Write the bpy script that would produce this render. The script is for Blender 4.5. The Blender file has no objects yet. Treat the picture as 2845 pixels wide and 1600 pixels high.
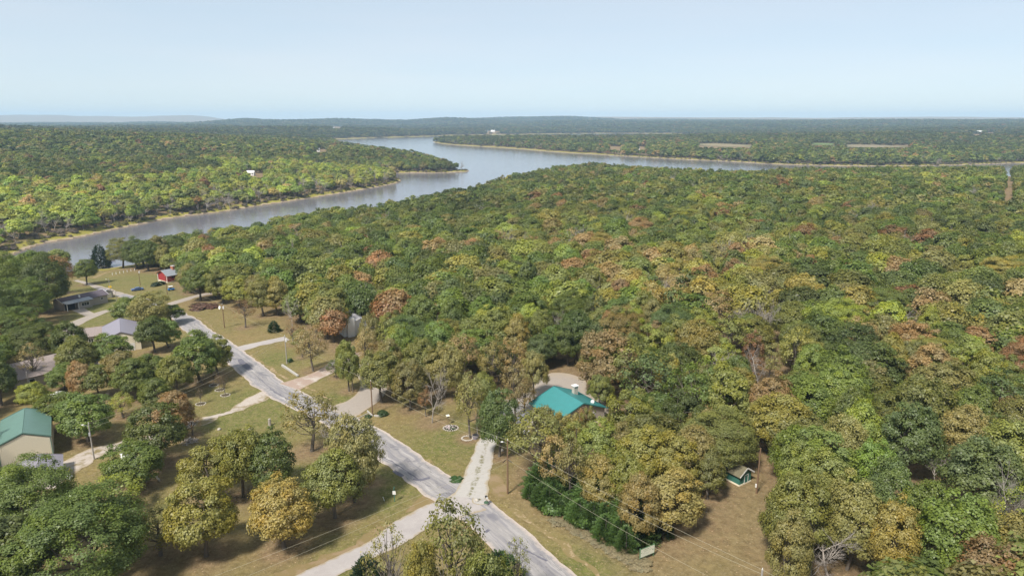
import bpy, math, random
import numpy as np
from mathutils import Vector

rng = np.random.default_rng(7)
random.seed(7)
sc = bpy.context.scene
COL = sc.collection

# ------------------------------------------------------------------ camera, sky, sun
PITCH = math.radians(13.9); FPX = 1897.0; CZ = 60.0; K = 2845 / 2576
cam_d = bpy.data.cameras.new('camera')
cam_d.sensor_width = 36.0
cam_d.lens = 36.0 * FPX / 2845.0
cam_d.clip_start = 0.5
cam_d.clip_end = 60000
cam = bpy.data.objects.new('camera', cam_d)
COL.objects.link(cam)
cam.location = (0, 0, CZ)
cam.rotation_euler = (math.radians(90) - PITCH, 0, 0)
sc.camera = cam

SUN_EL = math.radians(52); SUN_AZ = math.radians(214)      # compass style: 0 = +Y, clockwise
world = bpy.data.worlds.new('World'); sc.world = world; world.use_nodes = True
wn = world.node_tree.nodes; wl = world.node_tree.links
for n in list(wn): wn.remove(n)
w_out = wn.new('ShaderNodeOutputWorld'); w_bg = wn.new('ShaderNodeBackground')
w_sky = wn.new('ShaderNodeTexSky'); w_sky.sky_type = 'NISHITA'; w_sky.sun_disc = False
w_sky.sun_elevation = SUN_EL; w_sky.sun_rotation = SUN_AZ
w_sky.altitude = 2500; w_sky.air_density = 1.0; w_sky.dust_density = 2.0; w_sky.ozone_density = 3.0
w_bg.inputs['Strength'].default_value = 0.094
w_mix = wn.new('ShaderNodeMix'); w_mix.data_type = 'RGBA'; w_mix.inputs[0].default_value = .72      # a thin, even veil of high cloud
w_tc = wn.new('ShaderNodeTexCoord'); w_mp = wn.new('ShaderNodeMapping'); w_mp.inputs['Scale'].default_value = (1.2, 1.2, 9); w_no = wn.new('ShaderNodeTexNoise'); w_no.inputs['Scale'].default_value = 1.6; w_no.inputs['Detail'].default_value = 5
w_rp = wn.new('ShaderNodeValToRGB'); w_rp.color_ramp.elements[0].position = .35; w_rp.color_ramp.elements[0].color = (4.0, 4.52, 4.75, 1); w_rp.color_ramp.elements[1].position = .7; w_rp.color_ramp.elements[1].color = (4.5, 4.70, 4.75, 1)
wl.new(w_tc.outputs['Generated'], w_mp.inputs[0]); wl.new(w_mp.outputs[0], w_no.inputs['Vector']); wl.new(w_no.outputs[0], w_rp.inputs[0]); wl.new(w_rp.outputs[0], w_mix.inputs[7]); wl.new(w_sky.outputs[0], w_mix.inputs[6])
wl.new(w_mix.outputs[2], w_bg.inputs['Color']); wl.new(w_bg.outputs[0], w_out.inputs['Surface'])

sun_d = bpy.data.lights.new('sun', 'SUN'); sun_d.energy = 3.5; sun_d.angle = math.radians(8)
sun_d.color = (1.0, 0.94, 0.85)
sun = bpy.data.objects.new('sun', sun_d); COL.objects.link(sun)
sdir = Vector((math.sin(SUN_AZ) * math.cos(SUN_EL), math.cos(SUN_AZ) * math.cos(SUN_EL), math.sin(SUN_EL)))
sun.rotation_euler = (-sdir).to_track_quat('-Z', 'Y').to_euler()
sun.location = (-60, -60, 150)

sc.view_settings.view_transform = 'Standard'; sc.view_settings.look = 'None'
sc.view_settings.exposure = 0.88; sc.view_settings.gamma = 1.0
sc.view_settings.use_curve_mapping = False
sc.render.engine = 'CYCLES'
sc.cycles.use_denoising = True
sc.cycles.max_bounces = 6; sc.cycles.diffuse_bounces = 3; sc.cycles.glossy_bounces = 2
sc.cycles.transmission_bounces = 3; sc.cycles.volume_bounces = 1
sc.cycles.caustics_reflective = False; sc.cycles.caustics_refractive = False

# ------------------------------------------------------------------ terrain
CP, SP = math.cos(PITCH), math.sin(PITCH)
WZ = -16.0
def ray(vx, vy):
    x = (vx * K - 1422.5) / FPX; y = (800 - vy * K) / FPX
    return np.array([x, CP + y * SP, -SP + y * CP])
def at_z(vx, vy, z):
    d = ray(vx, vy); t = (z - CZ) / d[2]
    return np.array([d[0] * t, d[1] * t])
def proj(x, y, z):
    """world to view units (2576 wide)"""
    x = np.asarray(x, float); y = np.asarray(y, float); z = np.asarray(z, float) - CZ
    f = y * CP - z * SP; u = y * SP + z * CP
    f = np.where(f < 1, 1, f)
    return (1422.5 + FPX * x / f) / K, (800 - FPX * u / f) / K

def fieldpts(lst): return [tuple(at_z(a, b, z)) for (a, b, z) in lst]
NEAR_SHORE = [(-1800, 60), (-700, 230), (-420, 300)] + fieldpts([
    (0, 700, -16), (190, 680, -16), (255, 676, -16), (300, 671, -16)]) + \
    [(a, b + 14) for a, b in fieldpts([(330, 610, -3), (380, 592, -3), (430, 578, -3), (500, 573, -3), (560, 575, -3), (610, 562, -3), (640, 553, -3), (700, 537, -3),
      (760, 531, -3), (850, 524, -3), (930, 513, -3), (985, 500, -3), (1060, 486, -3), (1120, 476, -3)])] + \
    [(a, b + 55) for a, b in fieldpts([(1180, 470, 0), (1220, 452, 0), (1260, 440, 1), (1300, 432, 1), (1350, 422, 2), (1400, 413, 2), (1460, 407, 2), (1540, 409, 2),
      (1620, 416, 2), (1700, 420, 2), (1800, 428, 2), (1870, 429, 2), (1930, 424, 2), (2000, 421, 2), (2100, 420, 2), (2300, 420, 2), (2500, 418, 2)])] + \
    [(800, 950), (1100, 1010), (1500, 1100), (2600, 1300)]
FAR_SHORE = [(-1800, 190), (-900, 330), (-520, 375)] + fieldpts([(0, 655, -16), (60, 632, -16), (110, 613, -16), (200, 600, -16), (290, 578, -16),
      (350, 567, -16), (440, 548, -16), (560, 535, -16), (620, 524, -16), (700, 512, -16), (760, 503, -16), (860, 487, -16), (940, 474, -16), (985, 465, -16),
      (1012, 458, -16), (1006, 449, -16), (980, 446, -16), (930, 443, -16), (880, 440, -16), (870, 437, -16), (900, 436, -16), (980, 437, -16), (1010, 436, -16), (1050, 436, -16),
      (1100, 436, -16), (1150, 434, -16), (1183, 432, -16), (1178, 428, -16)]) + \
    [(a, b + 40) for a, b in fieldpts([(1150, 409, -1), (1120, 397, 0), (1090, 386, 1), (1050, 378, 2), (1000, 371, 3), (950, 365, 3), (900, 358, 3), (850, 353, 3)])] + \
    fieldpts([(830, 351, -16), (880, 349.5, -16), (940, 347, -16), (1000, 345.5, -16), (1080, 343.5, -16), (1130, 341, -16), (1300, 339, -16), (1440, 336.5, -16),
      (1550, 335.5, -16), (1720, 337, -16), (1765, 342, -16), (1720, 348, -16), (1560, 350, -16), (1300, 352, -16), (1150, 353.5, -16), (1096, 355.5, -16),
      (1086, 358, -16), (1120, 364, -16), (1200, 369, -16), (1300, 375, -16), (1400, 384, -16), (1480, 388, -16), (1560, 393, -16), (1640, 397.5, -16), (1700, 401, -16),
      (1780, 404, -16), (1870, 409, -16), (1940, 413.5, -16), (2100, 418, -16), (2300, 418.5, -16), (2450, 415, -16), (2576, 410, -16)]) + \
    [(1300, 1290), (2600, 1500)]
def smooth_line(pts, it=1):
    p = np.array(pts, float)
    for _ in range(it):
        q = np.empty((2 * len(p) - 2, 2)); q[0::2] = p[:-1] * .75 + p[1:] * .25; q[1::2] = p[:-1] * .25 + p[1:] * .75
        p = np.vstack([p[:1], q, p[-1:]])
    return p
NS = smooth_line(NEAR_SHORE); FS = smooth_line(FAR_SHORE)
WATER = np.vstack([NS, FS[::-1]])
def inside(poly, x, y):
    poly = np.asarray(poly, float); x = np.asarray(x, float); y = np.asarray(y, float)
    c = np.zeros(x.shape, bool)
    j = len(poly) - 1
    for i in range(len(poly)):
        xi, yi = poly[i]; xj, yj = poly[j]
        if yi != yj:
            m = (yi > y) != (yj > y)
            c ^= m & (x < (xj - xi) * (y - yi) / (yj - yi) + xi)
        j = i
    return c
def dist_line(line, x, y):
    x = np.asarray(x, float); y = np.asarray(y, float)
    best = np.full(x.shape, 1e12)
    for (ax, ay), (bx, by) in zip(line[:-1], line[1:]):
        dx, dy = bx - ax, by - ay; L = dx * dx + dy * dy + 1e-9
        t = np.clip(((x - ax) * dx + (y - ay) * dy) / L, 0, 1)
        best = np.minimum(best, (x - ax - t * dx) ** 2 + (y - ay - t * dy) ** 2)
    return np.sqrt(best)
def sstep(a, b, v):
    t = np.clip((v - a) / (b - a), 0, 1); return t * t * (3 - 2 * t)
def wav(x, y, s, ph=0.0):
    return (np.sin(x / s + 1.3 * np.sin(y / s * .7 + ph) + ph) * np.cos(y / s * .9 + .8 * np.sin(x / s * .6 + ph * 2)) +
            .5 * np.sin(x / s * 2.3 + ph * 3 + np.sin(y / s * 1.9)) * np.cos(y / s * 2.1 - ph)) / 1.5
NEAR_POLY = np.vstack([[(-1800, -3000)], NS, [(2600, -3000)]])
def H(x, y, full=False):
    x = np.asarray(x, float); y = np.asarray(y, float)
    inw = inside(WATER, x, y); near = inside(NEAR_POLY, x, y)
    dn = dist_line(NS, x, y); df = dist_line(FS, x, y)
    d = np.where(near, dn, df); d = np.where(inw, np.minimum(dn, df), d)
    zn = WZ + 17.5 * (1 - np.exp(-(np.maximum(d, 0) / 170) ** 1.15)) + .25 * np.minimum(d, 3) / 3 + .5 * wav(x, y, 42, .3) * sstep(20, 120, d) \
        + 2.2 * wav(x, y, 130, 1.1) * sstep(250, 500, d) * sstep(180, 350, np.hypot(x, y))
    az = np.divide(x, np.maximum(y, 1))
    e = sstep(-.16, .04, az)
    fall = 1 - .75 * sstep(2900, 4300, np.hypot(x, y))
    A = (74 * fall) * (1 - e) + 58 * e; B = 1300 * (1 - e) + 2600 * e
    zf = WZ + 2.6 * (1 - np.exp(-d / 9)) + A * (1 - np.exp(-d / B)) + sstep(30, 500, d) * (6 * wav(x, y, 150, .5) + 11 * wav(x, y, 420, 2.)) * (1 - .45 * e)
    # far ridges
    def ridge(x0, x1, yc, w, top, ph):
        m = sstep(x0 - 350, x0 + 150, x) * (1 - sstep(x1 - 150, x1 + 700, x))
        return top * m * np.exp(-((y - yc - 250 * np.sin(x / 900 + ph)) / w) ** 2) * (1 + .10 * wav(x, y, 380, ph))
    zf = zf + ridge(-2500, -500, 6500, 520, 40, .4) + ridge(-900, 700, 7400, 600, 36, 2.) + ridge(400, 5600, 5600, 700, 12, 1.) \
        + ridge(-12000, -5300, 11800, 1200, 104, 1.7) + ridge(-3000, 9000, 10500, 1200, 38, 3.)
    zf = zf + 8 * sstep(4500, 9000, y) * wav(x, y, 700, 4.)
    z = np.where(near, zn, zf)
    z = np.where(inw, WZ - .25 - np.minimum(3, d * .12), z)
    if full: return z, d, inw, near
    return z
def P(vx, vy):
    """the ground point seen at a place in the photograph"""
    d = ray(vx, vy)
    t = np.geomspace(40, 9000, 700)
    x, y, z = d[0] * t, d[1] * t, CZ + d[2] * t
    g = H(x, y); k = np.argmax(z < g)
    a, b = t[max(k - 1, 0)], t[k]
    for _ in range(3):
        t = np.linspace(a, b, 12); g = H(d[0] * t, d[1] * t); k = max(np.argmax(CZ + d[2] * t < g), 1)
        a, b = t[k - 1], t[k]
    t = .5 * (a + b)
    return np.array([d[0] * t, d[1] * t, float(H(d[0] * t, d[1] * t))])
def h1(x, y): return float(H(np.array([x]), np.array([y]))[0])
#ENDTERRAIN
# ------------------------------------------------------------------ helpers
def nodes_mat(name):
    m = bpy.data.materials.new(name); m.use_nodes = True
    nt = m.node_tree
    for n in list(nt.nodes): nt.nodes.remove(n)
    out = nt.nodes.new('ShaderNodeOutputMaterial')
    return m, nt, out
class N:
    """small node-graph writer"""
    def __init__(s, name):
        s.m, s.nt, s.out = nodes_mat(name)
    def new(s, t, **kw):
        n = s.nt.nodes.new(t)
        for k, v in kw.items(): setattr(n, k, v)
        return n
    def put(s, sock, v):
        if isinstance(v, bpy.types.NodeSocket): s.nt.links.new(v, sock)
        else:
            if hasattr(sock.default_value, '__len__') and not hasattr(v, '__len__'): v = (v,) * len(sock.default_value)
            if hasattr(sock.default_value, '__len__') and len(sock.default_value) == 4 and len(v) == 3: v = (*v, 1)
            sock.default_value = v
    def math(s, op, a, b=0.0, c=0.0, clamp=False):
        n = s.new('ShaderNodeMath', operation=op, use_clamp=clamp)
        s.put(n.inputs[0], a); s.put(n.inputs[1], b); s.put(n.inputs[2], c); return n.outputs[0]
    def mix(s, f, a, b, blend='MIX'):
        n = s.new('ShaderNodeMix', data_type='RGBA', blend_type=blend); n.clamp_factor = True
        s.put(n.inputs[0], f); s.put(n.inputs[6], a); s.put(n.inputs[7], b); return n.outputs[2]
    def noise(s, scale, detail=3, rough=.55, vec=None, dist=0.0, col=False):
        n = s.new('ShaderNodeTexNoise'); s.put(n.inputs['Scale'], scale); s.put(n.inputs['Detail'], detail); s.put(n.inputs['Roughness'], rough)
        s.put(n.inputs['Distortion'], dist)
        if vec is not None: s.nt.links.new(vec, n.inputs['Vector'])
        return n.outputs[1 if col else 0]
    def ramp(s, v, stops):
        n = s.new('ShaderNodeValToRGB'); s.put(n.inputs[0], v); r = n.color_ramp
        while len(r.elements) < len(stops): r.elements.new(.5)
        for e, (p, c) in zip(r.elements, stops):
            e.position = p; e.color = (*c, 1) if hasattr(c, '__len__') else (c, c, c, 1)
        return n.outputs[0]
    def attr(s, name, kind='GEOMETRY', out=2):
        n = s.new('ShaderNodeAttribute', attribute_name=name, attribute_type=kind); return n.outputs[out]
    def pos(s):
        return s.new('ShaderNodeNewGeometry').outputs['Position']
    def obj(s):
        return s.new('ShaderNodeTexCoord').outputs['Object']
    def bump(s, h, strength=.3, dist=.1):
        n = s.new('ShaderNodeBump'); s.put(n.inputs['Height'], h); s.put(n.inputs['Strength'], strength); s.put(n.inputs['Distance'], dist); return n.outputs[0]
    def princ(s, col, rough=.8, normal=None, metal=0.0, spec=.3, **kw):
        n = s.new('ShaderNodeBsdfPrincipled')
        s.put(n.inputs['Base Color'], col); s.put(n.inputs['Roughness'], rough); s.put(n.inputs['Metallic'], metal)
        s.put(n.inputs['Specular IOR Level'], spec)
        if normal is not None: s.nt.links.new(normal, n.inputs['Normal'])
        s.nt.links.new(n.outputs[0], s.out.inputs['Surface']); return n
def paint(name, col, rough=.7, var=.12, scale=3.0, metal=0.0, spec=.3, bump=0.0, dirt=None):
    """a paint or wood or stone with grain, wear and uneven colour"""
    g = N(name); p = g.obj()
    n1 = g.noise(scale, 4, .6, p); n2 = g.noise(scale * 9, 2, .6, p)
    c = g.mix(n1, tuple(v * (1 - var * 1.6) for v in col), tuple(min(1, v * (1 + var)) for v in col))
    c = g.mix(g.math('MULTIPLY', n2, .35), c, tuple(v * (1 - var * 2) for v in col))
    if dirt: c = g.mix(g.ramp(g.noise(scale * .4, 5, .7, p), [(.5, 0.0), (.7, 1.0)]), c, dirt)
    g.princ(c, rough, g.bump(n2, bump, .03) if bump else None, metal, spec)
    return g.m

# leaves: the tint comes from the object colour (single trees) or the instance attribute (the wood)
def leaf_mat(name, inst):
    g = N(name)
    tint = g.attr('tint', 'INSTANCER', 0) if inst else g.new('ShaderNodeObjectInfo').outputs['Color']
    lv = g.attr('lv'); lb = g.attr('lb')
    hs = g.new('ShaderNodeHueSaturation')
    g.put(hs.inputs['Color'], tint)
    g.put(hs.inputs['Hue'], g.math('MULTIPLY_ADD', lb, -.026, .511))
    g.put(hs.inputs['Saturation'], g.math('MULTIPLY_ADD', lb, .26, .79))
    g.put(hs.inputs['Value'], g.math('MULTIPLY_ADD', lv, .62, .74))
    c = hs.outputs[0]
    d = g.new('ShaderNodeBsdfDiffuse'); g.nt.links.new(c, d.inputs['Color'])
    t = g.new('ShaderNodeBsdfTranslucent'); c2 = g.mix(1.0, c, (1.05, 1.15, .55), 'MULTIPLY'); g.nt.links.new(c2, t.inputs['Color'])
    m = g.new('ShaderNodeMixShader'); m.inputs[0].default_value = .38
    g.nt.links.new(d.outputs[0], m.inputs[1]); g.nt.links.new(t.outputs[0], m.inputs[2])
    gl = g.new('ShaderNodeBsdfGlossy'); gl.inputs['Roughness'].default_value = .5; gl.inputs['Color'].default_value = (1, 1, 1, 1)
    m2 = g.new('ShaderNodeMixShader'); m2.inputs[0].default_value = .025
    g.nt.links.new(m.outputs[0], m2.inputs[1]); g.nt.links.new(gl.outputs[0], m2.inputs[2])
    g.nt.links.new(m2.outputs[0], g.out.inputs['Surface'])
    return g.m
M_LEAF = leaf_mat('leaf_foliage', False); M_LEAFI = leaf_mat('forest_foliage', True)
M_BARK = paint('oak_bark', (.16, .135, .11), .95, .3, 2.0, bump=.6)
M_BARE = paint('grey_bark', (.37, .33, .295), .95, .25, 1.5)

def mesh_np(name, verts, faces, mats=(), face_attr=None, mat_idx=None, smooth=False):
    """verts (n,3), faces list of arrays (k, 3|4)"""
    me = bpy.data.meshes.new(name)
    verts = np.asarray(verts, np.float32)
    fl = [np.asarray(f, np.int32) for f in faces if len(f)]
    tot = np.concatenate([np.full(len(f), f.shape[1], np.int32) for f in fl])
    loops = np.concatenate([f.ravel() for f in fl])
    me.vertices.add(len(verts)); me.vertices.foreach_set('co', verts.ravel())
    me.loops.add(len(loops)); me.loops.foreach_set('vertex_index', loops)
    me.polygons.add(len(tot))
    me.polygons.foreach_set('loop_start', np.concatenate([[0], np.cumsum(tot)[:-1]]).astype(np.int32))
    me.polygons.foreach_set('loop_total', tot)
    if smooth: me.polygons.foreach_set('use_smooth', np.ones(len(tot), bool))
    for m in mats: me.materials.append(m)
    if mat_idx is not None: me.polygons.foreach_set('material_index', np.asarray(mat_idx, np.int32))
    for k, v in (face_attr or {}).items():
        a = me.attributes.new(k, 'FLOAT', 'FACE'); a.data.foreach_set('value', np.asarray(v, np.float32))
    me.update(calc_edges=True)
    return me
def link(o, parent=None):
    COL.objects.link(o)
    if parent is not None: o.parent = parent
    return o
def tag(o, label=None, cat=None, group=None, kind=None):
    if label: o['label'] = label
    if cat: o['category'] = cat
    if group: o['group'] = group
    if kind: o['kind'] = kind
    return o
def empty(name, loc, rz=0.0):
    o = bpy.data.objects.new(name, None); COL.objects.link(o); o.empty_display_size = .3
    o.location = loc; o.rotation_euler = (0, 0, rz); return o

# ------------------------------------------------------------------ trees
def tube_rings(pts, rads, sides):
    """one tapered tube along pts -> verts, quads"""
    pts = np.asarray(pts, float); n = len(pts)
    tan = np.gradient(pts, axis=0); tan /= np.linalg.norm(tan, axis=1)[:, None] + 1e-9
    ref = np.array([.31, .95, .05]); a = np.cross(tan, ref); a /= np.linalg.norm(a, axis=1)[:, None] + 1e-9
    b = np.cross(tan, a)
    ang = np.arange(sides) * 2 * np.pi / sides
    v = pts[:, None, :] + np.asarray(rads)[:, None, None] * (np.cos(ang)[None, :, None] * a[:, None, :] + np.sin(ang)[None, :, None] * b[:, None, :])
    q = []
    for i in range(n - 1):
        for j in range(sides):
            k = (j + 1) % sides
            q.append((i * sides + j, i * sides + k, (i + 1) * sides + k, (i + 1) * sides + j))
    return v.reshape(-1, 3), np.array(q)
class Geo:
    def __init__(s): s.v = []; s.f = []; s.n = 0
    def add(s, v, f):
        s.v.append(v); s.f.append(np.asarray(f) + s.n); s.n += len(v)
    def mesh(s, name, mats, smooth=True): return mesh_np(name, np.vstack(s.v), s.f, mats, smooth=smooth)
def skeleton(r, R, H0, Ht, nl, lobes=None, sides=6, depth=1, bend=.06):
    """trunk plus limbs; returns Geo"""
    g = Geo()
    lean = r.normal(0, bend, 2)
    top = np.array([lean[0] * Ht, lean[1] * Ht, H0 + (Ht - H0) * .55])
    tp = [np.array([0, 0, -.4]), np.array([0, 0, .25]), top * .4 + r.normal(0, .12, 3) * [1, 1, 0], top * .75 + r.normal(0, .2, 3) * [1, 1, 0], top]
    r0 = .026 * Ht + .02
    g.add(*tube_rings(tp, [r0 * 1.5, r0, r0 * .8, r0 * .6, r0 * .35], sides))
    if lobes is None:
        lobes = [np.array([math.cos(a) * R * .7, math.sin(a) * R * .7, Ht * .75]) for a in r.uniform(0, 6.28, nl)]
    for L in lobes[:nl]:
        t = r.uniform(.35, .95); base = tp[1] * (1 - t) + top * t
        mid = base * .5 + np.asarray(L) * .5 + r.normal(0, .35, 3) + [0, 0, -.3]
        rr = r0 * (.5 - .25 * t)
        g.add(*tube_rings([base, mid, L], [rr, rr * .6, rr * .22], max(3, sides - 2)))
    return g
def crown_cards(r, R, zlo, zhi, nlobe, ncard, card, lobe_r=(.26, .42), fill=.12, up=.35, shape=1.0, dome=.55):
    zc = zlo + (zhi - zlo) * .40; hz = zhi - zc
    u = r.normal(size=(nlobe, 3)); u[:, 2] = np.abs(u[:, 2]) * 1.0 - .45 * r.random(nlobe); u /= np.linalg.norm(u, axis=1)[:, None]
    # spread the lobes evenly
    for _ in range(6):
        dd = u[:, None] - u[None]; q = (dd ** 2).sum(-1) + .02; np.fill_diagonal(q, 1e9)
        u = u + .02 * (dd / q[..., None] ** 1.5).sum(1) / max(1, nlobe ** .5); u /= np.linalg.norm(u, axis=1)[:, None]
        u[:, 2] = np.maximum(u[:, 2], -.42)
    env = r.uniform(.80, 1.08, nlobe) * (1 + .13 * np.sin(np.arctan2(u[:, 1], u[:, 0]) * 2 + r.uniform(0, 6)))
    lr = r.uniform(*lobe_r, nlobe) * R
    rad = np.where(u[:, 2] > 0, 1, 1)
    c = np.stack([u[:, 0] * (R - lr * .75) * env, u[:, 1] * (R - lr * .75) * env, zc + np.where(u[:, 2] > 0, u[:, 2] * (hz - lr * .7), u[:, 2] * (zc - zlo)) * env], 1)
    w = lr ** 2; li = r.choice(nlobe, ncard, p=w / w.sum())
    d = r.normal(size=(ncard, 3)); d /= np.linalg.norm(d, axis=1)[:, None]
    out = u[li]; d = d + out * .55 + [0, 0, up]; d /= np.linalg.norm(d, axis=1)[:, None]
    rr = lr[li] * r.uniform(.62, 1.16, ncard) * (1 + .22 * np.sin(d[:, 0] * 7 + li * 1.7) * np.cos(d[:, 1] * 6 + li)) * np.where(r.random(ncard) < fill, r.uniform(.2, .8, ncard), 1)
    p = c[li] + d * rr[:, None] * [1, 1, .82]
    oc = p - np.array([0, 0, zc - 1.5]); oc /= np.linalg.norm(oc, axis=1)[:, None]; nrm = d * (1.2 - dome) + oc * dome + r.normal(size=(ncard, 3)) * .34; nrm /= np.linalg.norm(nrm, axis=1)[:, None]
    a = np.cross(nrm, r.normal(size=(ncard, 3))); a /= np.linalg.norm(a, axis=1)[:, None] + 1e-9; b = np.cross(nrm, a)
    s = card * r.uniform(.6, 1.25, ncard)
    vs = []
    for k in range(4):
        an = k * math.pi / 2 + r.uniform(-.35, .35, ncard); rd = s * r.uniform(.55, 1.0, ncard)
        vs.append(p + (np.cos(an) * rd)[:, None] * a + (np.sin(an) * rd)[:, None] * b + nrm * (r.uniform(-.22, .22, ncard) * s)[:, None])
    v = np.stack(vs, 1).reshape(-1, 3)
    f = np.arange(ncard * 4).reshape(-1, 4)
    lobe_val = r.random(nlobe); p[:, 2] = np.maximum(p[:, 2], zlo * .55)
    lb = np.clip(lobe_val[li] * .75 + r.random(ncard) * .3, 0, 1)
    lv = np.clip(.25 * r.random(nlobe)[li] + .75 * r.random(ncard), 0, 1)
    return v, f, lv, lb, c
CROWNS = {}   # kind -> list of (crown mesh, trunk mesh), unit: height 12, radius 4.6
def make_crown(kind, seed, ncard, card, nlobe, zlo=3.6, lobe_r=(.26, .40), nl=9, fill=.12, sides=6, R=4.6, shape=1.0, limbs=True):
    r = np.random.default_rng(seed)
    v, f, lv, lb, c = crown_cards(r, R, zlo, 12.0, nlobe, ncard, card, lobe_r, fill)
    cm = mesh_np('crown_' + kind, v, [f], [M_LEAF], {'lv': lv, 'lb': lb})
    order = r.permutation(len(c))
    g = skeleton(r, R, zlo, 12.0, nl, [c[i] for i in order], sides)
    tm = g.mesh('trunk_' + kind, [M_BARK])
    return cm, tm
def bare_geo(seed, Ht=12.0, spread=1.0, sides=5, levels=4, kids=(4, 4, 3), r0=.225):
    r = np.random.default_rng(seed); g = Geo()
    def grow(p, d, L, rad, lev):
        n = 4; pts = [p]; dd = d.copy()
        for i in range(n):
            dd = dd + r.normal(0, .13, 3) + np.array([0, 0, .05 if lev else .02]); dd /= np.linalg.norm(dd); pts.append(pts[-1] + dd * L / n)
        rads = np.linspace(rad, rad * (.45 if lev < levels - 1 else .25), n + 1)
        g.add(*tube_rings(pts, rads, max(3, sides - lev)))
        if lev >= levels - 1: return
        k = kids[min(lev, len(kids) - 1)] + (r.integers(0, 2))
        for i in range(k):
            t = r.uniform(.35 if lev else .30, 1.0); j = min(int(t * n), n - 1); q = pts[j] + (pts[j + 1] - pts[j]) * (t * n - j)
            side = r.normal(size=3); side -= side.dot(dd) * dd; side /= np.linalg.norm(side)
            nd = dd * .75 + side * spread * r.uniform(.55, 1.0); nd[2] = nd[2] * .8 + .12; nd /= np.linalg.norm(nd)
            grow(q, nd, L * r.uniform(.42, .62), rad * .58 * (1.15 - .4 * t), lev + 1)
        grow(pts[-1], dd, L * .5, rad * .42, lev + 1)
    grow(np.array([0, 0, -.4]), np.array([0, 0, 1.0]), Ht * .62, r0, 0)
    return g
for i in range(10):
    CROWNS.setdefault('oak', []).append(make_crown('oak', 100 + i, 16000, .185, [52, 66, 44, 74, 58][i % 5], zlo=[2.0, 2.9, 1.6, 2.4][i % 4], lobe_r=(.15, .34)))
for i in range(3):
    CROWNS.setdefault('bigoak', []).append(make_crown('oak', 150 + i, 46000, .098, 110, zlo=2.0, lobe_r=(.12, .26)))
for i in range(5):
    CROWNS.setdefault('thin', []).append(make_crown('thin', 200 + i, 3300, .20, 34, zlo=2.8, lobe_r=(.2, .34), nl=26, fill=.5))
for i in range(3):
    CROWNS.setdefault('wisp', []).append(make_crown('wisp', 300 + i, 1300, .17, 30, zlo=3.0, lobe_r=(.2, .32), nl=30, fill=.5))
BARE = []
for i in range(5):
    g = bare_geo(400 + i, spread=[1.0, .8, 1.2, .9, 1.1][i], levels=5, kids=(5, 4, 3, 3)); BARE.append(g.mesh('bare_branches', [M_BARE]))
# wood prototypes, joined crown and trunk
def proto(name, seed, ncard, card, nlobe, bare=False, nl=4, sides=4, zlo=3.4, R=4.6, fill=.12):
    r = np.random.default_rng(seed)
    if bare:
        g = bare_geo(seed, levels=4 if sides > 3 else 3, kids=(6, 5, 3), sides=sides); me = g.mesh(name, [M_BARE])
    else:
        v, f, lv, lb, c = crown_cards(r, R, zlo, 12.0, nlobe, ncard, card, (.24, .44), fill, dome=.8)
        g = skeleton(r, R, zlo, 12.0, nl, list(c), sides)
        tv = np.vstack(g.v); tf = np.vstack(g.f)
        me = mesh_np(name, np.vstack([v, tv]), [f, tf + len(v)], [M_LEAFI, M_BARK], {'lv': np.concatenate([lv, np.zeros(len(tf))]), 'lb': np.concatenate([lb, np.zeros(len(tf))])},
                     np.concatenate([np.zeros(len(f)), np.ones(len(tf))]))
    return bpy.data.objects.new(name, me)
protos = []
for i in range(8): protos.append(proto('p%02d' % len(protos), 500 + i, 5200, .32, [34, 42, 28, 38][i % 4]))      # 0-7
for i in range(6): protos.append(proto('p%02d' % len(protos), 520 + i, 1900, .52, 22, nl=2))                         # 8-13
for i in range(5): protos.append(proto('p%02d' % len(protos), 540 + i, 420, 1.05, 12, nl=0, sides=3, zlo=2.0))      # 14-18
for i in range(3): protos.append(proto('p%02d' % len(protos), 560 + i, 0, 0, 0, bare=True, sides=4))                # 19-21
for i in range(2): protos.append(proto('p%02d' % len(protos), 580 + i, 420, .5, 20, nl=14, fill=.5))                # 22-23 thin

TINT = dict(darkgreen=(.058, .078, .020), green=(.080, .108, .022), olive=(.116, .124, .036), oliveTan=(.150, .135, .058), yellowgreen=(.165, .188, .034),
            gold=(.195, .168, .046), tan=(.200, .150, .082), rust=(.205, .130, .075), bluegreen=(.066, .090, .034), lime=(.105, .148, .028), brown=(.150, .085, .045))
TINT.update(oliveYellow=(.150, .145, .030), goldTan=(.180, .148, .054), yellowgreenDull=(.130, .150, .035))
TINT = {k: (v[0] * 1.60 + .008, v[1] * 1.58 + .008, v[2] * 1.0 + .006) for k, v in TINT.items()}
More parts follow.
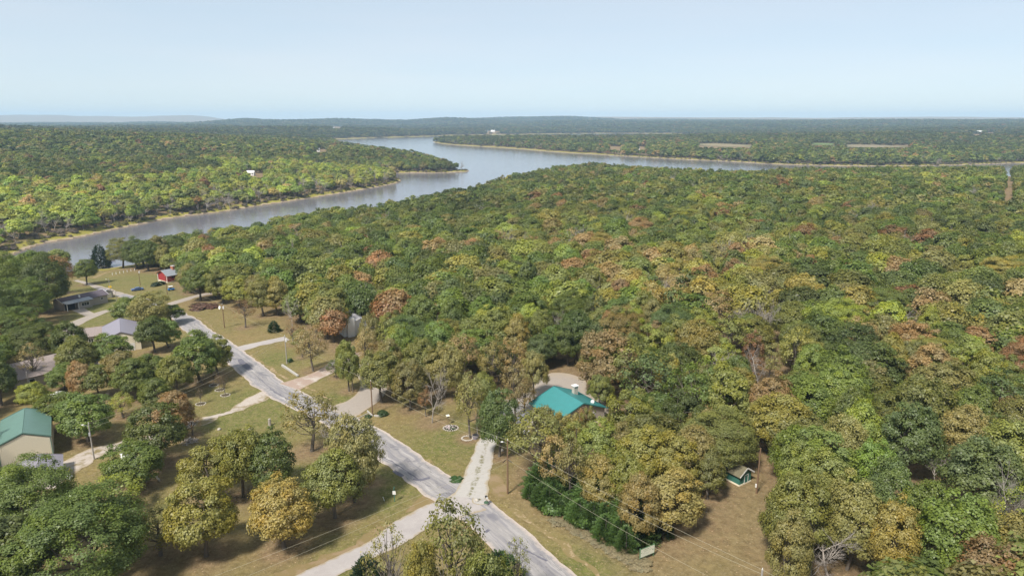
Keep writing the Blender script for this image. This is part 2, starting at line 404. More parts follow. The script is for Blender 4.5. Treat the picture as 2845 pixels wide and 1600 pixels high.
# ------------------------------------------------------------------ clearings
def G(pts): return np.array([P(*p)[:2] for p in pts])
CLEAR = G([(-60, 1750), (-60, 1000), (-40, 900), (-20, 800), (120, 700), (185, 684), (300, 674), (440, 690), (470, 735), (520, 748), (640, 758), (700, 775), (745, 805),
           (800, 850), (850, 880), (872, 835), (960, 830), (1020, 900), (1000, 985), (1100, 985), (1180, 955), (1260, 975), (1320, 1000), (1332, 945), (1400, 932), (1480, 952), (1505, 1000),
           (1545, 1005), (1540, 1060), (1440, 1125), (1345, 1150), (1330, 1235), (1600, 1392), (1650, 1372), (1765, 1325), (1840, 1205), (1900, 1178), (1955, 1205),
           (1990, 1290), (1975, 1400), (1975, 1750)])
ALLEY = G([(2530, 530), (2550, 530), (2541, 414), (2526, 414)])
FIELDS = [('hay_field', (.36, .29, .17), [(1755, 362), (1800, 361), (1885, 366), (1888, 371), (1800, 369), (1757, 366)]),
          ('green_field', (.20, .26, .10), [(2040, 360), (2098, 361), (2100, 366), (2042, 365)]),
          ('hay_field', (.34, .28, .18), [(2125, 364), (2205, 365), (2285, 369), (2240, 372), (2128, 370)]),
          ('hay_field', (.38, .31, .2), [(1905, 367), (1938, 369), (1925, 373), (1900, 371)])]
FW = [G(f[2]) for f in FIELDS]

# ------------------------------------------------------------------ ground sheet
az = np.concatenate([np.arange(-47, 47.01, .16), np.arange(50, 311, 4.0)])
rad = [10.0]
while rad[-1] < 15000: rad.append(rad[-1] * 1.0118 if rad[-1] > 55 else rad[-1] * 1.05)
rad = np.array(rad); A_, R_ = np.meshgrid(np.radians(az), rad)
GX = (np.sin(A_) * R_).ravel(); GY = (np.cos(A_) * R_).ravel()
GZ, GD, GW, GN = H(GX, GY, True)
na, nr = len(az), len(rad)
ii, jj = np.meshgrid(np.arange(nr - 1), np.arange(na), indexing='ij'); j2 = (jj + 1) % na
q = np.stack([ii * na + jj, ii * na + j2, (ii + 1) * na + j2, (ii + 1) * na + jj], -1).reshape(-1, 4)[:, ::-1]
cap = np.stack([np.full(na, len(GX)), (np.arange(na) + 1) % na, np.arange(na)], 1)[:, ::-1]
gv = np.vstack([np.stack([GX, GY, GZ], 1), [[0, 0, h1(0, .1)]]])
LITTER = []     # filled by the lawn trees: x, y, r
def ground_material():
    g = N('lawn_and_forest_floor'); p = g.pos()
    lit = g.attr('litter'); bank = g.attr('shore'); grn = g.attr('lush')
    n1 = g.noise(.055, 4, .6, p); n2 = g.ramp(g.noise(.9, 6, .75, p), [(.36, 0.0), (.64, 1.0)]); n3 = g.ramp(g.noise(2.3, 4, .75, p), [(.34, 0.0), (.66, 1.0)]); n4 = g.noise(.25, 4, .6, p, .6)
    dry = g.mix(n2, (.175, .120, .052), (.285, .215, .095))
    green = g.mix(n2, (.085, .100, .026), (.175, .180, .050))
    f = g.ramp(g.math('ADD', g.math('MULTIPLY', n1, .75), g.math('ADD', g.math('MULTIPLY', n4, .5), g.math('MULTIPLY', grn, .55))), [(.47, 0.0), (.95, 1.0)])
    lawn = g.mix(f, dry, green)
    n5 = g.ramp(g.noise(.45, 5, .7, p, .8), [(.4, 0.0), (.62, 1.0)])
    litc = g.mix(n2, (.135, .092, .052), (.285, .195, .115))
    lf = g.ramp(g.math('ADD', lit, g.math('MULTIPLY_ADD', n4, .5, -.25)), [(.25, 0.0), (.85, 1.0)])
    c = g.mix(lf, lawn, litc)
    c = g.mix(g.math('MULTIPLY', n5, .38), c, g.mix(n1, (.175, .155, .062), (.235, .17, .10)))
    # fallen leaves, seen one by one
    v = g.new('ShaderNodeTexVoronoi'); g.put(v.inputs['Scale'], 1.25); g.nt.links.new(p, v.inputs['Vector']); g.put(v.inputs['Randomness'], 1.0)
    sp = g.math('LESS_THAN', v.outputs['Distance'], .15)
    sp = g.math('MULTIPLY', sp, g.math('GREATER_THAN', g.noise(.35, 3, .6, p), .47))
    c = g.mix(g.math('MULTIPLY', sp, .75), c, (.42, .30, .19))
    c = g.mix(g.math('MULTIPLY', n3, .55), c, g.mix(1.0, c, (.45, .45, .42), 'MULTIPLY'))
    c = g.mix(g.math('MULTIPLY', g.ramp(n3, [(.55, 0.0), (.7, 1.0)]), .35), c, (.34, .27, .15))
    # the bank: pale stones low down, yellow weeds above
    bn = g.math('ADD', bank, g.math('MULTIPLY_ADD', g.noise(.12, 4, .6, p), 9.0, -4.5))
    weeds = g.mix(g.noise(.2, 3, .6, p), (.17, .15, .05), (.30, .27, .04))
    rock = g.mix(g.noise(.4, 4, .7, p), (.22, .16, .11), (.48, .39, .30))
    c = g.mix(g.ramp(bn, [(.0, 1.0), (1.0, 1.0)]), c, c)
    wf = g.new('ShaderNodeMapRange'); g.put(wf.inputs[0], bn); g.put(wf.inputs[1], 14.0); g.put(wf.inputs[2], 8.0); wf.clamp = True
    rf = g.new('ShaderNodeMapRange'); g.put(rf.inputs[0], bn); g.put(rf.inputs[1], 4.2); g.put(rf.inputs[2], 1.5); wf.clamp = True
    c = g.mix(wf.outputs[0], c, weeds); c = g.mix(rf.outputs[0], c, rock)
    c = g.mix(g.math('MULTIPLY', g.math('LESS_THAN', bank, .9), .7), c, (.09, .07, .05))
    g.princ(c, .95, g.bump(g.math('ADD', n2, g.math('MULTIPLY', n3, .6)), .55, .12), spec=.1)
    return g.m

water_m = N('lake_water'); wp = water_m.pos()
wn1 = water_m.noise(.55, 3, .6, wp, .4); wn2 = water_m.noise(.05, 3, .5, wp)
wn3 = water_m.noise(.006, 3, .6, wp)
wb = water_m.princ(water_m.mix(wn3, (.120, .118, .138), (.155, .152, .170)), .07, water_m.bump(water_m.math('ADD', wn1, water_m.math('MULTIPLY', wn2, 1.5)), .24, .4), spec=.5)
wb.inputs['IOR'].default_value = 1.33
wme = bpy.data.meshes.new('lake_water')
wme.from_pydata([(-15000, -300, WZ), (15000, -300, WZ), (15000, 15500, WZ), (-15000, 15500, WZ)], [], [(0, 1, 2, 3)])
wme.materials.append(water_m.m)
tag(link(bpy.data.objects.new('lake_water', wme)), kind='structure')

# ------------------------------------------------------------------ roads, drives, bare strips (draped sheets)
def catmull(pts, step=1.0):
    p = [np.asarray(a, float) for a in pts]; p = [2 * p[0] - p[1]] + p + [2 * p[-1] - p[-2]]
    out = []
    for i in range(1, len(p) - 2):
        L = np.linalg.norm(p[i + 1] - p[i]); n = max(2, int(L / step))
        for k in range(n):
            t = k / n
            out.append(.5 * (2 * p[i] + (p[i + 1] - p[i - 1]) * t + (2 * p[i - 1] - 5 * p[i] + 4 * p[i + 1] - p[i + 2]) * t * t + (3 * p[i] - p[i - 1] - 3 * p[i + 1] + p[i + 2]) * t ** 3))
    out.append(p[-2]); return np.array(out)
def ribbon(name, vpts, width, mat, dz, step=.8, jit=.12, cols=6, kind='structure'):
    w = catmull(G(vpts), step)
    if np.isscalar(width): wd = np.full(len(w), width)
    else: wd = np.interp(np.linspace(0, 1, len(w)), np.linspace(0, 1, len(width)), width)
    t = np.gradient(w, axis=0); t /= np.linalg.norm(t, axis=1)[:, None]; nrm = np.stack([-t[:, 1], t[:, 0]], 1)
    def edge(s):
        r = rng.normal(0, 1, len(w)); r = np.convolve(r, [.1, .2, .4, .2, .1], 'same')[:len(w)] * jit * 1.9 + np.convolve(rng.normal(0, 1, len(w)), np.ones(9) / 9, 'same')[:len(w)] * jit * 1.3
        return w + nrm * (s * (wd / 2) + s * r)[:, None]
    a, b = edge(-1), edge(1); u = np.linspace(0, 1, cols + 1)
    xy = (a[:, None] * (1 - u)[None, :, None] + b[:, None] * u[None, :, None]).reshape(-1, 2)
    z = H(xy[:, 0], xy[:, 1]) + dz
    n = cols + 1; i, j = np.meshgrid(np.arange(len(w) - 1), np.arange(cols), indexing='ij')
    f = np.stack([i * n + j, i * n + j + 1, (i + 1) * n + j + 1, (i + 1) * n + j], -1).reshape(-1, 4)
    me = mesh_np(name, np.column_stack([xy, z]), [f], [mat])
    c = np.abs(np.tile(u, len(w)) - .5) * 2
    at = me.attributes.new('across', 'FLOAT', 'POINT'); at.data.foreach_set('value', c.astype(np.float32))
    at = me.attributes.new('along', 'FLOAT', 'POINT'); at.data.foreach_set('value', np.repeat(np.concatenate([[0], np.cumsum(np.linalg.norm(np.diff(w, axis=0), axis=1))]), cols + 1).astype(np.float32))
    at = me.attributes.new('side', 'FLOAT', 'POINT'); at.data.foreach_set('value', np.tile(u, len(w)).astype(np.float32))
    return tag(link(bpy.data.objects.new(name, me)), kind=kind)
def patch(name, poly, mat, dz, n=26, wob=.35):
    """a filled draped outline with a ragged rim"""
    w = catmull(list(np.vstack([poly, poly[:1]])), .6)[:-1]; c = w.mean(0)
    w = w + (w - c) / np.linalg.norm(w - c, axis=1)[:, None] * np.convolve(rng.normal(0, 1, len(w)), np.ones(4) / 4, 'same')[:, None] * wob
    ts = np.linspace(0, 1, 9)[1:]; v = [c]; 
    for t in ts: v += list(c + (w - c) * t)
    v = np.array(v); m = len(w); f4 = []; f3 = [(0, 1 + j, 1 + (j + 1) % m) for j in range(m)]
    for i in range(len(ts) - 1):
        for j in range(m): f4.append((1 + i * m + j, 1 + (i + 1) * m + j, 1 + (i + 1) * m + (j + 1) % m, 1 + i * m + (j + 1) % m))
    me = mesh_np(name, np.column_stack([v, H(v[:, 0], v[:, 1]) + dz]), [np.array(f3), np.array(f4)], [mat])
    at = me.attributes.new('across', 'FLOAT', 'POINT'); at.data.foreach_set('value', np.array([0] + [t for t in ts for _ in range(m)], np.float32))
    return tag(link(bpy.data.objects.new(name, me)), kind='structure')
def gravel_mat(name, c1, c2, worn=None, edge=(.30, .24, .15), grass=0.0, wornscale=.28, worn_at=(.48, .6)):
    g = N(name); p = g.pos(); n = g.noise(1.2, 5, .7, p); f = g.noise(14, 3, .7, p); b = g.noise(wornscale, 4, .65, p)
    c = g.mix(n, c1, c2); c = g.mix(g.math('MULTIPLY', f, .5), c, tuple(v * .6 for v in c1))
    if worn is not None: c = g.mix(g.ramp(b, [(worn_at[0], 0.0), (worn_at[1], 1.0)]), c, worn)
    ac = g.attr('across')
    e = g.math('ADD', ac, g.math('MULTIPLY_ADD', g.noise(.9, 4, .7, p), .7, -.35))
    c = g.mix(g.ramp(e, [(.78, 0.0), (1.0, .85)]), c, edge)
    if grass:
        gm = g.math('MULTIPLY', g.ramp(ac, [(.1, 1.0), (.28, 0.0)]), g.ramp(g.noise(.7, 4, .7, p), [(.46, 0.0), (.6, grass)]))
        c = g.mix(gm, c, (.13, .12, .045))
    g.princ(c, .95, g.bump(g.math('ADD', n, f), .5, .05), spec=.15); return g.m
def asphalt_mat():
    g = N('old_chipseal_road'); p = g.pos(); ac = g.attr('across'); sd = g.attr('side')
    n = g.noise(.22, 4, .62, p, .3); f = g.noise(9, 4, .75, p); n2 = g.noise(1.4, 4, .7, p)
    c = g.mix(n, (.205, .194, .192), (.300, .282, .274)); c = g.mix(g.math('MULTIPLY', f, .5), c, (.17, .165, .175)); c = g.mix(g.math('MULTIPLY', n2, .35), c, (.43, .40, .38))
    # worn wheel tracks and tar patches
    tr = g.math('ABSOLUTE', g.math('SUBTRACT', ac, .52)); c = g.mix(g.ramp(tr, [(.0, .35), (.22, 0.0)]), c, (.40, .375, .37))
    pt = g.math('MULTIPLY', g.ramp(g.noise(.16, 2, .5, p, 1.2), [(.60, 0.0), (.64, 1.0)]), g.ramp(sd, [(.12, 0.0), (.3, 1.0), (.72, 1.0), (.9, 0.0)]))
    c = g.mix(g.math('MULTIPLY', pt, .7), c, (.14, .137, .15))
    cv = g.new('ShaderNodeCombineXYZ'); g.put(cv.inputs[0], g.math('MULTIPLY', g.attr('along'), .07)); g.put(cv.inputs[1], g.math('MULTIPLY', sd, 5.5))
    st = g.noise(1.6, 5, .65, cv.outputs[0], .3); c = g.mix(g.math('MULTIPLY', g.ramp(st, [(.42, 1.0), (.52, 0.0)]), .55), c, (.165, .16, .185)); c = g.mix(g.math('MULTIPLY', g.ramp(st, [(.58, 0.0), (.70, 1.0)]), .6), c, (.44, .415, .40))
    v = g.new('ShaderNodeTexVoronoi', feature='DISTANCE_TO_EDGE'); g.put(v.inputs['Scale'], 1.1); va = g.new('ShaderNodeVectorMath', operation='ADD'); g.nt.links.new(cv.outputs[0], va.inputs[0]); g.nt.links.new(g.noise(2.0, 3, .6, cv.outputs[0], 0, True), va.inputs[1]); g.nt.links.new(va.outputs[0], v.inputs['Vector'])
    crack = g.math('MULTIPLY', g.math('LESS_THAN', v.outputs['Distance'], .012), g.math('GREATER_THAN', g.noise(.09, 2, .5, p), .45)); c = g.mix(g.math('MULTIPLY', crack, .6), c, (.11, .105, .11))
    e = g.math('ADD', ac, g.math('MULTIPLY_ADD', n2, .5, -.25)); c = g.mix(g.ramp(e, [(.76, 0.0), (.98, .9)]), c, (.44, .37, .32))
    g.princ(c, .9, g.bump(f, .4, .02), spec=.2); return g.m
M_ASPH = asphalt_mat()
M_GRAV = gravel_mat('white_gravel', (.36, .34, .32), (.50, .475, .445), grass=.9)
M_GRAV2 = gravel_mat('pale_gravel_road', (.34, .31, .30), (.47, .435, .415), worn=(.33, .30, .29))
M_CONC = gravel_mat('driveway_concrete', (.30, .26, .225), (.39, .345, .305), edge=(.34, .28, .21))
M_RED = gravel_mat('reddish_gravel', (.30, .215, .17), (.43, .34, .29), worn=(.42, .37, .33))
M_TRACK = gravel_mat('stony_track', (.33, .27, .22), (.58, .53, .49), worn=(.20, .16, .08))
M_DIRT = gravel_mat('bare_earth', (.30, .22, .13), (.44, .34, .22), worn=(.20, .155, .07), edge=(.20, .155, .07), wornscale=.9, worn_at=(.40, .50))
M_CLAY = gravel_mat('leaf_strewn_clay', (.23, .165, .095), (.34, .25, .155), worn=(.20, .15, .07), edge=(.19, .145, .065), wornscale=.6, worn_at=(.42, .54))

ROAD = [(1700, 1750), (1530, 1570), (1380, 1449), (1268, 1345), (1170, 1262), (1055, 1190), (960, 1119), (860, 1046), (765, 1031), ]
ROAD = [(1640, 1690), (1510, 1560), (1380, 1449), (1272, 1348), (1180, 1272), (1055, 1188), (955, 1115), (830, 1045), (693, 977), (634, 930), (585, 892), (507, 837), (455, 797), (405, 772), (345, 752), (303, 742)]
ribbon('main_road', ROAD, [6.9] * 11 + [6.0, 5.2, 4.6, 4.2], M_ASPH, .05, jit=.16, cols=10)
ribbon('lake_road', [(318, 746), (270, 730), (215, 712), (190, 705)], [3.8, 3.2, 2.4], M_CONC, .042, jit=.2)
ribbon('gravel_road', [(1185, 1258), (1130, 1283), (1074, 1296), (975, 1362), (880, 1408), (770, 1458), (600, 1540), (400, 1640)], [7.5, 5.0, 4.2, 4.1, 4.2, 4.4], M_GRAV2, .062, jit=.2)
ribbon('gravel_driveway', [(1178, 1252), (1188, 1228), (1207, 1170), (1230, 1106), (1246, 1075), (1264, 1050), (1285, 1030), (1310, 1010)], [6.0, 4.4, 4.0, 3.9, 3.9, 4.6, 6], M_GRAV, .070, jit=.15)
ribbon('brick_red_driveway', [(728, 973), (775, 955), (815, 936), (860, 908), (905, 885)], [7.5, 5, 4.4, 4.6, 5], M_RED, .060, jit=.2)
ribbon('concrete_driveway', [(850, 1040), (880, 1027), (912, 1010), (937, 985), (938, 955), (922, 935), (905, 915)], [9, 7.0, 6.6, 6.2, 6.4, 6, 5], M_CONC, .064, jit=.06)
ribbon('gravel_parking_pad', [(600, 878), (640, 868), (690, 857), (722, 851)], [5.5, 4.4, 4.6, 5.2], M_GRAV2, .055, jit=.22)
ribbon('stony_track', [(690, 985), (625, 1013), (555, 1042), (497, 1062), (417, 1087), (336, 1108), (285, 1125), (228, 1144), (163, 1183), (120, 1230)], [4.6, 3.2, 2.6, 2.6, 2.8, 3.2, 4.6, 5.2, 4.6, 4], M_TRACK, .045, jit=.45)
ribbon('ranch_driveway', [(345, 752), (318, 778), (270, 782), (228, 797), (192, 812), (150, 835)], [3.2, 3.6, 3.8, 4.2, 5.5, 5], M_CONC, .048, jit=.08)
ribbon('carport_apron', [(236, 797), (205, 782), (186, 773)], [3.4, 3.6, 4.2], M_CONC, .056, jit=.06)
ribbon('side_road', [(420, 768), (455, 757), (503, 743), (560, 735)], [5, 4.2, 4.0], M_CONC, .056, jit=.12)
ribbon('lakeside_track', [(235, 700), (262, 688), (300, 680), (345, 672)], [2.2, 2.4, 2.0], M_DIRT, .04, jit=.25)
ribbon('dirt_strip', [(476, 788), (530, 820), (561, 868)], [.5, .6, .8], M_DIRT, .045, jit=.3, cols=4)
ribbon('dirt_strip', [(629, 890), (660, 915), (700, 940), (729, 953)], [.5, .6, .9], M_DIRT, .045, jit=.3, cols=4)
ribbon('dirt_strip', [(765, 969), (802, 992), (841, 1010)], [.8, .5, .5], M_DIRT, .045, jit=.3, cols=4)
ribbon('dirt_strip', [(895, 1042), (935, 1070), (975, 1098), (1030, 1130), (1079, 1166)], [1.1, .4, .6, .7, 1.2], M_DIRT, .045, jit=.35, cols=4)
ribbon('dirt_strip', [(1258, 1264), (1312, 1303), (1375, 1343), (1440, 1395), (1508, 1447), (1600, 1530)], [.6, .4, .7, .4, .5], M_DIRT, .045, jit=.35, cols=4)
ribbon('roadside_leaves', [(1000, 1322), (900, 1374), (800, 1412), (700, 1455)], [2.6, 2.2, 2.0, 2.4], M_CLAY, .036, jit=.6, cols=4)
M_TAR_SHADE = paint('tar_shade_patch', (.15, .145, .175), .85, .3, 2.0)
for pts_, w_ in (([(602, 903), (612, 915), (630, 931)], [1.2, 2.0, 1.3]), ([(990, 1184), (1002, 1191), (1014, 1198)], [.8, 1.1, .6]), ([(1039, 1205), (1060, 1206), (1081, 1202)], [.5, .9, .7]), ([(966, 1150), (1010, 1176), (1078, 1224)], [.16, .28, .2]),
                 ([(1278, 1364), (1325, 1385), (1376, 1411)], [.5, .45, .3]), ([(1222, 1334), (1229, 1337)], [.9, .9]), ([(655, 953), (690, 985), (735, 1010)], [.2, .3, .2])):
    ribbon('tar_shade_patch', pts_, w_, M_TAR_SHADE, .058, step=.4, jit=.08, cols=2)  # first ribbon paints a tree's shadow over wet tar; the others are tar
patch('junction_leaves', G([(1078, 1230), (1045, 1262), (1020, 1290), (1080, 1275), (1110, 1255)]), M_CLAY, .038)
patch('clay_patch', G([(1222, 1196), (1255, 1192), (1275, 1225), (1280, 1248), (1245, 1246), (1228, 1222)]), M_CLAY, .04)
patch('mailbox_pullout', G([(1195, 1240), (1215, 1246), (1228, 1262), (1215, 1270), (1190, 1265)]), M_GRAV, .066, wob=.2)
patch('gravel_yard', G([(1345, 950), (1400, 938), (1465, 950), (1480, 985), (1520, 1010), (1525, 1050), (1440, 1085), (1330, 1075), (1275, 1040), (1265, 1010), (1325, 985)]), M_CONC, .05)
#patch('grass_verge', G([(1480, 1370), (1560, 1395), (1660, 1385), (1640, 1440), (1540, 1450)]), M_CLAY, .02)
for (nm, colr, _), w in zip(FIELDS, FW):
    patch(nm, w, gravel_mat(nm + '_stubble', tuple(v * .6 for v in colr), tuple(v * .78 for v in colr), edge=(.10, .12, .06)), .5, wob=14)
# ------------------------------------------------------------------ trees: single ones on the lawns
TREES = []      # dicts: x, y, h, R, tint, kind, note
def height_of(b, topy):
    zs = np.linspace(0, 26, 400); vx, vy = proj(b[0], b[1], b[2] + zs); return float(np.interp(-topy, -vy, zs))
def T(bx, by, top, hw, tint, kind='oak', label=None):
    b = P(bx, by); h = max(2.0, height_of(b, top)) ; d = math.hypot(b[0], b[1]); sl = math.hypot(d, CZ - b[2] - h * .6)
    R = hw * K / FPX * sl
    TREES.append(dict(x=b[0], y=b[1], z=b[2], h=h, R=R, tint=tint, kind=kind, vx=bx, vy=by, cy=top + (by - top) * .35, label=label, hand=True))
#HANDTREES
T(215, 1500, 1258, 132, 'green'); T(20, 1530, 1310, 88, 'darkgreen'); T(98, 1375, 1165, 92, 'green'); T(8, 1365, 1185, 62, 'darkgreen')
T(292, 1285, 1198, 58, 'yellowgreen', 'thin'); T(405, 1396, 1275, 66, 'oliveTan', 'thin'); T(341, 1222, 1112, 60, 'green'); T(402, 1165, 1016, 64, 'darkgreen')
T(440, 1098, 985, 46, 'rust'); T(485, 1094, 1036, 26, 'brown', 'wisp'); T(540, 1262, 1112, 66, 'oliveYellow'); T(612, 1249, 1078, 54, 'oliveYellow')
T(519, 1398, 1207, 76, 'oliveYellow'); T(715, 1380, 1212, 78, 'gold', 'oak'); T(690, 1240, 1088, 54, 'darkgreen'); T(843, 1302, 1140, 68, 'olive')
T(892, 1262, 1052, 62, 'oliveTan', 'oak'); T(785, 1135, 985, 66, 'oliveTan', 'thin'); T(846, 1152, 1040, 44, 'tan', 'bare'); T(930, 1215, 1075, 42, 'oliveTan', 'thin')
T(504, 960, 838, 54, 'green'); T(550, 944, 845, 36, 'olive'); T(385, 826, 733, 42, 'oliveTan'); T(335, 818, 745, 40, 'green'); T(432, 815, 765, 28, 'green')
T(390, 886, 800, 36, 'darkgreen'); T(425, 874, 804, 27, 'lime'); T(121, 788, 646, 56, 'darkgreen'); T(160, 738, 640, 26, 'brown', 'thin'); T(15, 795, 642, 56, 'green')
T(66, 818, 702, 48, 'green'); T(40, 880, 772, 50, 'green'); T(-12, 850, 715, 50, 'darkgreen'); T(219, 716, 655, 26, 'green'); T(20, 885, 808, 34, 'rust'); T(60, 750, 660, 50, 'green')
T(310, 674, 600, 30, 'olive'); T(345, 676, 598, 30, 'darkgreen'); T(374, 682, 605, 28, 'green'); T(405, 675, 592, 28, 'oliveTan'); T(446, 670, 598, 26, 'green')
T(479, 738, 664, 28, 'oliveTan'); T(505, 757, 668, 34, 'green'); T(540, 748, 675, 30, 'olive'); T(562, 762, 672, 36, 'olive'); T(605, 772, 690, 36, 'yellowgreen'); T(650, 770, 690, 32, 'oliveTan')
T(663, 794, 695, 34, 'olive'); T(618, 824, 745, 28, 'brown', 'wisp'); T(736, 832, 738, 25, 'tan', 'bare'); T(700, 792, 700, 34, 'gold'); T(808, 836, 750, 40, 'olive'); T(850, 838, 765, 34, 'gold')
T(760, 898, 825, 24, 'oliveTan', 'thin'); T(788, 934, 812, 38, 'tan', 'thin'); T(738, 868, 800, 20, 'brown', 'wisp')
T(878, 984, 855, 30, 'olive'); T(888, 986, 880, 22, 'olive', 'thin'); T(845, 950, 900, 22, 'bluegreen', 'thin'); T(960, 1012, 882, 50, 'olive'); T(1033, 1030, 900, 40, 'oliveTan'); T(1087, 1063, 905, 52, 'tan', 'bare')
T(1071, 1048, 975, 20, 'brown', 'thin'); T(1182, 1101, 930, 42, 'oliveTan', 'thin'); T(1201, 1098, 980, 22, 'tan', 'bare'); T(1214, 1050, 935, 36, 'olive'); T(1256, 1148, 975, 48, 'bluegreen')
T(1296, 1052, 908, 40, 'tan', 'thin'); T(1318, 1046, 950, 30, 'tan', 'thin'); T(1343, 1003, 880, 34, 'oliveTan'); T(985, 990, 850, 40, 'oliveTan'); T(1000, 940, 815, 38, 'yellowgreen'); T(1120, 1000, 862, 48, 'oliveTan'); T(1060, 985, 850, 44, 'olive')
T(925, 935, 820, 32, 'tan', 'thin'); T(1240, 985, 850, 42, 'oliveTan', 'thin'); T(1160, 965, 838, 46, 'tan', 'thin'); T(1185, 880, 800, 40, 'tan', 'wisp'); T(1290, 975, 852, 40, 'tan', 'thin')
T(1368, 1152, 1020, 38, 'oliveTan', 'oak'); T(1412, 1160, 1036, 32, 'gold', 'thin'); T(1442, 1188, 1055, 42, 'olive', 'thin'); T(1466, 1120, 1020, 24, 'rust', 'thin'); T(1402, 1156, 1038, 24, 'oliveTan'); T(1440, 1146, 1034, 24, 'goldTan'); T(1478, 1128, 1022, 20, 'olive'); T(1508, 1035, 940, 32, 'olive')
T(1500, 1215, 1058, 54, 'yellowgreenDull'); T(1560, 1200, 1062, 46, 'oliveTan'); T(1612, 1240, 1078, 58, 'oliveYellow'); T(1509, 1290, 1150, 50, 'goldTan'); T(1606, 1355, 1192, 56, 'goldTan'); T(1685, 1335, 1190, 70, 'goldTan'); T(1560, 1290, 1130, 58, 'oliveYellow')
T(1395, 1238, 1090, 42, 'tan', 'thin'); T(1435, 1262, 1105, 46, 'oliveTan', 'thin'); T(1690, 1250, 1090, 58, 'oliveYellow'); T(1745, 1225, 1070, 52, 'oliveTan'); T(1780, 1255, 1130, 40, 'olive')
T(1140, 1530, 1256, 82, 'olive', 'thin'); T(985, 1560, 1314, 60, 'oliveTan', 'wisp'); T(1062, 1600, 1372, 44, 'gold'); T(1140, 1620, 1375, 62, 'tan', 'bare'); T(985, 1600, 1385, 52, 'tan', 'bare'); T(1300, 1530, 1345, 34, 'olive', 'wisp'); T(1225, 1640, 1390, 56, 'olive')
T(2088, 1470, 1310, 82, 'tan', 'bare'); T(2040, 1490, 1360, 60, 'tan', 'bare'); T(2345, 1235, 1130, 44, 'tan', 'bare'); T(1912, 1004, 868, 66, 'tan', 'bare'); T(2480, 1480, 1262, 50, 'gold', 'wisp')
T(310, 1050, 985, 30, 'yellowgreen', 'thin'); T(157, 1078, 990, 44, 'green'); T(223, 1110, 985, 54, 'green'); T(341, 1003, 902, 46, 'green'); T(446, 1000, 895, 38, 'olive'); T(208, 1005, 912, 24, 'rust'); T(163, 980, 915, 34, 'green')
T(88, 1035, 965, 26, 'yellowgreen'); T(4, 1020, 905, 38, 'darkgreen'); T(88, 968, 862, 30, 'tan', 'wisp'); T(182, 912, 808, 34, 'darkgreen'); T(95, 908, 812, 50, 'darkgreen'); T(285, 930, 840, 40, 'green'); T(200, 950, 852, 42, 'olive')
T(8, 925, 850, 36, 'green'); T(310, 988, 882, 38, 'oliveTan'); T(250, 1000, 915, 36, 'olive'); T(385, 985, 890, 40, 'green'); T(275, 1042, 985, 24, 'brown', 'bare'); T(395, 1040, 950, 34, 'green')
def Cr(vx, vy, hw, tint, kind='oak', h=12.8):
    q_ = at_z(vx, vy, h * .62 - 1.5); z = h1(*q_); q_ = at_z(vx, vy, z + h * .62); z = h1(*q_); d = math.hypot(q_[0], q_[1])
    bx, by = proj(q_[0], q_[1], z)
    TREES.append(dict(x=q_[0], y=q_[1], z=z, h=h, R=hw * K / FPX * math.hypot(d, CZ - z - 8), tint=tint, kind=kind, vx=float(bx), vy=float(by), cy=vy, label=None, hand=True))
for a in ((1280, 690, 40, 'yellowgreen'), (1455, 737, 40, 'lime'), (1430, 775, 58, 'green'), (1335, 805, 34, 'yellowgreen'), (1272, 812, 26, 'yellowgreen'), (1535, 832, 32, 'rust'), (1770, 705, 45, 'rust'),
          (1800, 770, 48, 'tan', 'thin'), (1690, 812, 60, 'bluegreen'), (1560, 735, 24, 'rust'), (1610, 572, 38, 'rust'), (1725, 545, 42, 'yellowgreen'), (1515, 615, 45, 'gold'), (1185, 630, 32, 'rust'),
          (2115, 800, 66, 'yellowgreen'), (2230, 772, 66, 'green'), (2340, 822, 32, 'yellowgreen'), (2440, 905, 58, 'yellowgreenDull'), (2040, 915, 42, 'lime'), (2115, 985, 56, 'lime'), (1930, 680, 50, 'gold'),
          (1680, 940, 34, 'gold'), (1640, 870, 50, 'yellowgreenDull'), (2165, 845, 42, 'tan', 'thin'), (2520, 680, 45, 'gold'), (1000, 643, 24, 'yellowgreen'), (2370, 970, 64, 'oliveTan'), (2420, 1340, 76, 'lime', 'oak', 14),
          (2250, 1345, 56, 'gold'), (2005, 1280, 66, 'olive', 'oak', 14), (2195, 1180, 46, 'lime'), (1255, 598, 22, 'tan', 'thin'), (1395, 690, 30, 'oliveTan'), (2290, 1090, 60, 'bluegreen', 'oak', 14), (2085, 1215, 58, 'olive'), (2010, 1180, 44, 'yellowgreenDull'), (2150, 1290, 62, 'oliveTan', 'oak', 14), (2240, 1240, 56, 'bluegreen'), (2330, 1290, 54, 'green'), (2475, 1185, 70, 'bluegreen', 'oak', 14), (2430, 1085, 50, 'oliveTan'), (2545, 1400, 56, 'goldTan'), (1990, 1370, 50, 'oliveTan'), (2560, 1290, 50, 'yellowgreen', 'wisp'), (1895, 882, 30, 'brown', 'thin'), (1938, 898, 28, 'oliveTan', 'thin', 10), (1902, 925, 24, 'brown', 'wisp', 7), (930, 832, 26, 'oliveTan'), (975, 838, 34, 'olive', 'thin'), (2120, 1120, 50, 'oliveTan'), (1850, 690, 30, 'rust'), (1715, 680, 32, 'gold')):
    Cr(*a)
#ENDHAND
T_h = np.array([(t['x'], t['y'], t['R']) for t in TREES])
